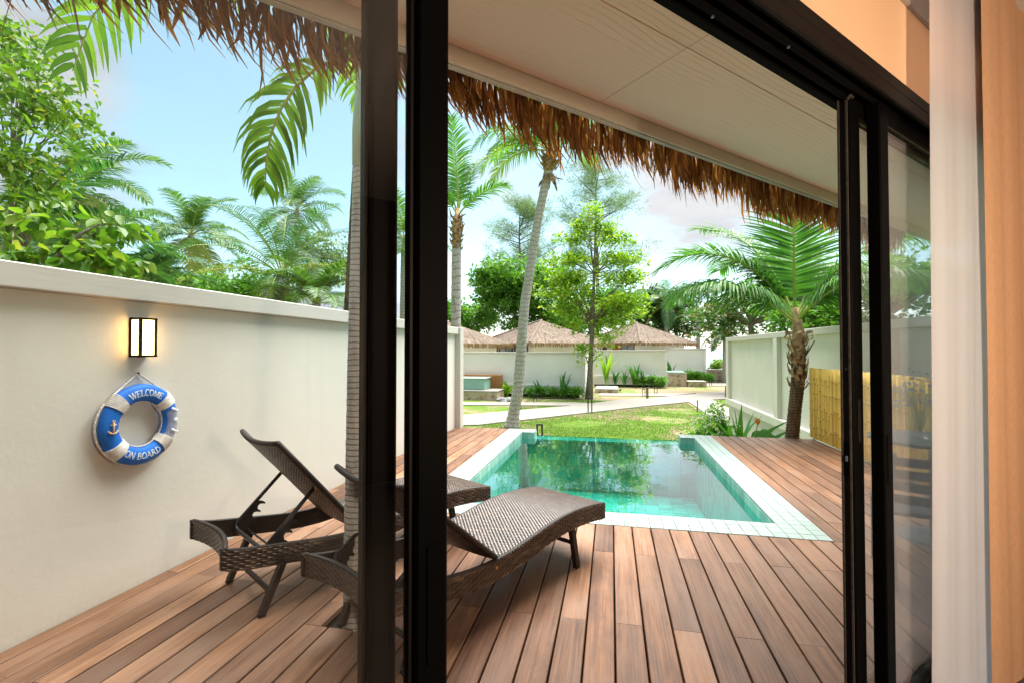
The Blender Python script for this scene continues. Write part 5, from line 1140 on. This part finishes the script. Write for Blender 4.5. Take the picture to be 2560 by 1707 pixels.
def hut(label,cx,cy,hd,zp,ze,seed,face):
    h=thing('thatched_hut',label,'hut',(cx,cy,ZG),R(-45),'thatched huts beyond the lawn'); r=np.random.default_rng(seed); S=hd*math.sqrt(.5); zp-=ZG; ze-=ZG
    # local square -S..S; local -y face looks right-front, local -x face looks left-front
    W=S-.85
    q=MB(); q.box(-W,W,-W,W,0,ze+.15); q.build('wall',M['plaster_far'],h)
    # thatch laid in courses
    q=MB(); nc=17
    for k in range(nc):
        f0=k/nc; f1=min(1,(k+1.35)/nc); a0=S*(1-f0)+.04; a1=max(.02,S*(1-f1)); z0=ze+(zp-ze)*f0; z1=ze+(zp-ze)*f1
        for sd in range(4):
            n=max(6,int(60*(1-f0)))
            for i in range(n):
                u0=-1+2*i/n; u1=-1+2*(i+1)/n; j=r.normal(0,.045); jz=r.normal(0,.012)
                P=[(u0*a0,-(a0+j),z0-.02+jz),(u1*a0,-(a0+j),z0-.02+jz),(u1*a1,-a1,z1+.05),(u0*a1,-a1,z1+.05)]
                c,s=((1,0),(0,1),(-1,0),(0,-1))[sd]; q.add([(x*c-y*s,x*s+y*c,z) for x,y,z in P],[(0,1,2,3)])
    q.build('thatch_roof',M['thatch_grey'],h,kind='stuff')
    q=MB()
    for sd in range(4):
        c,s=((1,0),(0,1),(-1,0),(0,-1))[sd]
        for i in range(260):
            u=r.uniform(-S,S); ln=r.uniform(.16,.34); y=-(S+.03+r.uniform(-.06,.05)); dx=r.normal(0,.04); P=[(u,y,ze+.04),(u+dx,y-.03,ze-ln*.6),(u+dx*1.6,y-.03,ze-ln)]
            q.ribbon([(x*c-yy*s,x*s+yy*c,z) for x,yy,z in P],[.07,.06,.02],(c,s,0))
    q.build('eave_fringe',M['thatch_edge'],h,kind='stuff')
    # ridge bundles on the hips
    for sx,sy in ((-1,-1),(1,-1)):
        b=MB(); b.tube([(sx*S*1.0,sy*S*1.0,ze+.03),(sx*S*.5,sy*S*.5,(ze+zp)/2+.04),(0,0,zp+.03)],[.09,.09,.11],6); b.build('hip_ridge',M['thatch_grey'],h)
    zt=ze-.10
    for kind_,a,c in face:
        if kind_=='window':
            w=thing('window',None,None); w.parent=h; w.location=(a,-W-.03,0); b=MB(); b.box(0,c-a,0,.03,.5,zt); b.build('pane',M['hutglass'],w)
            b=MB(); b.box(-.05,c-a+.05,-.03,.035,zt,zt+.06); b.box(-.05,0,-.03,.035,.5,zt); b.box(c-a,c-a+.05,-.03,.035,.5,zt); b.box((c-a)/2-.03,(c-a)/2+.03,-.025,-.001,.5,zt); b.build('frame',M['lampblack'],w)
        else:
            b=MB(); b.box(a,c,-W-.05,-W-.002,.4,zt); b.build('door' if kind_=='door' else 'vent',M['teak' if kind_=='door' else 'lampblack'],h)
    return h
m,nt,bb=base('curtained_window'); M['hutglass']=m
v=coords(nt,(9,9,.3)); nt.links.new(ramp(nt,noise(nt,v,1.5,3),[(.35,(.17,.22,.28)),(.65,(.40,.46,.53))]),bb.inputs['Base Color']); bb.inputs['Roughness'].default_value=.12
hut('thatched hut furthest left, half hidden behind the wall pillar',-12.1,34.0,5.0,3.52,1.86,1,(('window',-1.9,.9),('window',1.0,2.4)))
hut('thatched hut in the middle, behind the leaning palm trunk',-5.67,39.0,5.75,3.86,1.93,2,(('door',-2.4,-1.7),('window',-1.4,.5),('window',.8,2.6)))
hut('thatched hut furthest right with its whole roof in view',2.37,46.0,5.45,3.98,2.06,3,(('vent',-1.4,-.9),('door',-.1,.7),('window',.9,2.4)))

# ------------------------------------------------------------------ plunge pools, steps and stone planters of the neighbours
def planter(name,label,cat,x0,x1,y0,y1,zt,pool_=True):
    t=thing(name,label,cat,(x0,y0,ZG)); a,c=x1-x0,y1-y0
    q=MB(); q.box(0,a,0,c,-.05,zt-ZG-.06); q.build('stone_wall',M['stone'],t)
    q=MB(); q.bbox(-.03,a+.03,-.03,c+.03,zt-ZG-.059,zt-ZG,.01); q.build('coping',M['concrete'],t); return t
t=planter('plunge_pool','raised plunge pool with green tiled side and stone base by the left garden wall','pool',-9.2,-6.05,24.9,26.6,-.78)
q=MB(); q.box(.2,2.3,.5,1.9,.521,1.12); q.build('tiled_side',M['tile_wet'],t); q=MB(); q.bbox(.15,2.36,.45,1.95,1.121,1.18,.01); q.build('pool_rim',M['tile'],t)
q=MB(); q.box(-3,2.9,1.95,2.45,.3,1.28); q.box(-.6,.18,-.5,.44,-.02,.35); q.build('timber_deck',M['teak'],t)
t=planter('plunge_pool','small sunken plunge pool beside the slim tree trunk','pool',-.98,.42,30.6,33.2,-1.02); q=MB(); q.box(.2,1.2,.3,2.3,.2805,.288); q.build('pool_water',M['tile_wet'],t)
t=planter('stone_planter','stepped rubble-stone pool base right of the middle garden wall','planter',4.06,5.55,37.4,39.5,-.28); q=MB(); q.box(.05,1.4,.05,2.0,1.021,1.10); q.build('tiled_side',M['tile_wet'],t)
for k in range(4):
    q=MB(); q.bbox(-.75+.19*k,-.02,-.5,.3,-.05,.22+.2*k,.008) if k else q.bbox(-.75,-.02,-.5,.3,-.05,.22,.008); q.build('step',M['concrete'],t)
planter('stone_planter','low stone trough in front of the stepped rubble base','planter',5.6,6.9,37.2,38.6,-.88)
planter('stone_planter','rubble-stone retaining wall at the sea gap','planter',8.1,11.4,43.2,44.4,-.22)
for k in range(3):
    pass
# ------------------------------------------------------------------ bollard lamps
def bollard(label,x,y,h,w,rz,sh=None):
    t=thing('bollard_lamp',label,'bollard lamp',(x,y,ZG+.04),rz,'garden bollard lamps'); pr=.022 if h>.5 else .016
    for sx in (-w/2,w/2):
        q=MB(); q.box(sx-pr,sx+pr,-pr,pr,.0065,h-.04); q.build('post',M['lampblack'],t)
    q=MB(); q.bbox(-w/2-pr,w/2+pr,-pr-.003,pr+.003,h-.04,h,.003); q.build('top_bar',M['lampblack'],t)
    q=MB(); q.bbox(-w/2-.03,w/2+.03,-.05,.05,-.06,.006,.004); q.build('base_plate',M['concrete'],t)
for a in (('twin-post bollard lamp right beside the slim tree base by the path',-.91,20.81,.64,.16,.2),
 ('twin-post bollard lamp on the path edge at the middle of the lawn',1.97,27.45,.60,.12,.9),
 ('thin frame lamp just behind the middle twin-post lamp',1.87,29.0,.42,.16,.2),('thin frame lamp before the middle garden wall shrubs',2.77,31.4,.38,.17,.1),
 ('single dark bollard lamp at the path fork beside the lawn',3.75,22.33,.46,.09,1.55),('thin frame lamp near the far path, in front of another',7.49,38.8,.42,.17,.3),
 ('thin frame lamp furthest along the far path',8.31,42.3,.42,.16,.3),('tall dark post lamp at the sea gap',9.95,45.6,.90,.09,1.5),('dark bollard lamp cut by the panelled wall end',6.40,29.05,.62,.10,1.4),
 ('thin frame lamp before the left garden wall shrubs',-3.91,24.6,.38,.17,.1),('dark bollard lamp touching the leaning palm trunk',-4.03,20.98,.58,.09,1.5)): bollard(*a)
pt=at(1349,1090,13.2); bollard('dark twin-post bollard lamp just beyond the pool corner',pt[0],pt[1],.62,.14,.3)
def spot(label,x,y):
    t=thing('garden_spotlight',label,'spotlight',(x,y,ZG)); q=MB(); q.tube([(0,0,0),(0,0,.12)],.012,6); q.build('stake',M['lampblack'],t); q=MB(); q.tube([(-.06,0,.13),(.07,-.02,.19)],.05,10); q.build('lamp_head',M['lampblack'],t)
spot('small dark garden spotlight on the bare soil before the middle wall',.56,31.5); spot('small dark garden spotlight on the far soil strip',6.3,40.3); spot('small dark spotlight near the leaning palm base by the pool',-1.55,12.9)
for lab,x,y,s in (('grey rock pair on the soil beside the leaning palm',-5.69,24.6,.35),('grey rock by the far path edge',8.6,36.3,.45)):
    t=thing('garden_rock',lab,'rock',(x,y,ZG)); q=MB(); r_=np.random.default_rng(int(s*100)); 
    for c in ((0,0),(.9*s,.1)):
        vs=[];k=8
        for i,zz in enumerate((0,.35,.65,.8)):
            for j in range(k): rr=s*(1,.95,.7,.25)[i]*r_.uniform(.75,1.1); vs.append((c[0]+rr*math.cos(2*math.pi*j/k),c[1]+rr*.7*math.sin(2*math.pi*j/k),zz*s*.8))
        q.add(vs,[(i*k+j,i*k+(j+1)%k,(i+1)*k+(j+1)%k,(i+1)*k+j) for i in range(3) for j in range(k)]+[tuple(range(3*k,4*k))])
    q.build('rock_body',M['rock'],t)

# ------------------------------------------------------------------ planting along the neighbours' walls
def heliconia(label,x,y,h,n,seed,w=.2,mat_='strelitzia'):
    t=thing('heliconia',label,'plant',(x,y,ZG),0,'tall broad-leaved plants along the garden walls'); r=random.Random(seed); q=MB()
    for i in range(n): blade(q,(r.uniform(-.15,.15),r.uniform(-.1,.1),0),r.uniform(0,6.28),h*r.uniform(.6,1),h*r.uniform(.08,.35),w*r.uniform(.7,1.1),.5)
    q.build('leaves',M[mat_],t,True,kind='stuff')
for i,a in enumerate((('yellow-green paddle-leaved plant next to the raised plunge pool',-5.95,26.7,1.25,6,1,.34,'leaf_lime'),('paddle-leaved plant second from the raised plunge pool',-4.95,26.8,1.30,6,2,.26),('paddle-leaved plant touching the left side of the leaning trunk',-4.05,26.8,1.30,7,3,.2),
  ('tall spiky-leaved plant right of the leaning trunk at the wall',-2.55-.1,26.8,1.75,9,4,.15),('tall yellow-green banana-like plant at the left end of the middle wall',-.35,35.6,2.9,7,5,.28,'leaf_lime'),('dark broad-leaved plant below the banana-like plant',.25,35.7,1.7,8,6,.22),
  ('upright broad-leaved plant second along the middle wall',.95,35.7,1.7,8,7,.22),('widest broad-leaved clump along the middle wall',1.7,35.7,2.0,12,8,.22),('broad-leaved plant at the right of the widest clump',2.25,35.7,1.75,6,9,.2),('dark upright plant left of the furthest wall',4.9,42.3,2.2,7,10,.26))): heliconia(*a)
def shrub(label,x,y,h,rx,seed,mat_='shrub',n=50,size=.13):
    tree(label,np.array((x,y,ZG)),[(0,0,h*.55,rx*.85,rx*.6,h*.40)],[(0,0,-.02),(0,0,h*.3),(0,0,h*.6)],[.03,.02,.01],n,13,size,mat_,seed,name='green_shrub',clump=.16,limbs=6,cat='shrub',group='low shrubs along the garden walls')
for i,(lab,x,y,h,rx) in enumerate((('low shrub first right of the leaning palm trunk',-4.62+1.55,26.7,.62,.36),('low shrub second right of the leaning palm trunk',-3.98+1.75,26.7,.64,.34),('low shrub third right of the leaning palm trunk',-3.3+1.65+.25,26.6,.62,.30),('pale sparse shrub before the widest bush at the left wall',-2.75+1.9,26.7,.55,.30))):
    pass
for i,(lab,px,h,rx) in enumerate((('low shrub first right of the leaning palm at the left wall',1328,.66,.36),('low shrub second right of the leaning palm at the left wall',1354,.70,.33),('low shrub third right of the leaning palm at the left wall',1381,.64,.30),('pale sparse shrub left of the widest bush at the left wall',1405,.60,.30),('widest dense bush at the right end of the left garden wall',1438,.74,.60))):
    p=at(px,990,26.6); shrub(lab,p[0],26.75,h,rx,200+i,n=50 if i<4 else 100)
for i,(lab,px,h,rx) in enumerate((('wispy shrub left of the dense bush at the middle wall',1590,1.0,.30),('wispy shrub second from the dense bush at the middle wall',1607,.9,.28),('wispy shrub next to the dense bush at the middle wall',1626,1.0,.3),('dense rounded bush at the right end of the middle wall',1645,.85,.62))):
    p=at(px,960,35.2); shrub(lab,p[0],35.7,h,rx,220+i,n=40 if i<3 else 100,size=.15)
for i,(lab,px,h,rx) in enumerate((('shrub at the foot of the furthest wall, left end',1706,1.2,.4),('shrub second along the foot of the furthest wall',1720,1.1,.4),('shrub third along the foot of the furthest wall',1733,1.1,.35),('rounded bush at the right end of the furthest wall',1756,.9,.8))):
    p=at(px,930,41.5); shrub(lab,p[0],42.2,h,rx,240+i,n=50 if i<3 else 110,size=.17)
p=at(1795,915,46); shrub('yellow-green seaside bush in the gap by the sea',p[0],p[1],2.0,1.1,250,'leaf_lime',110,.22)
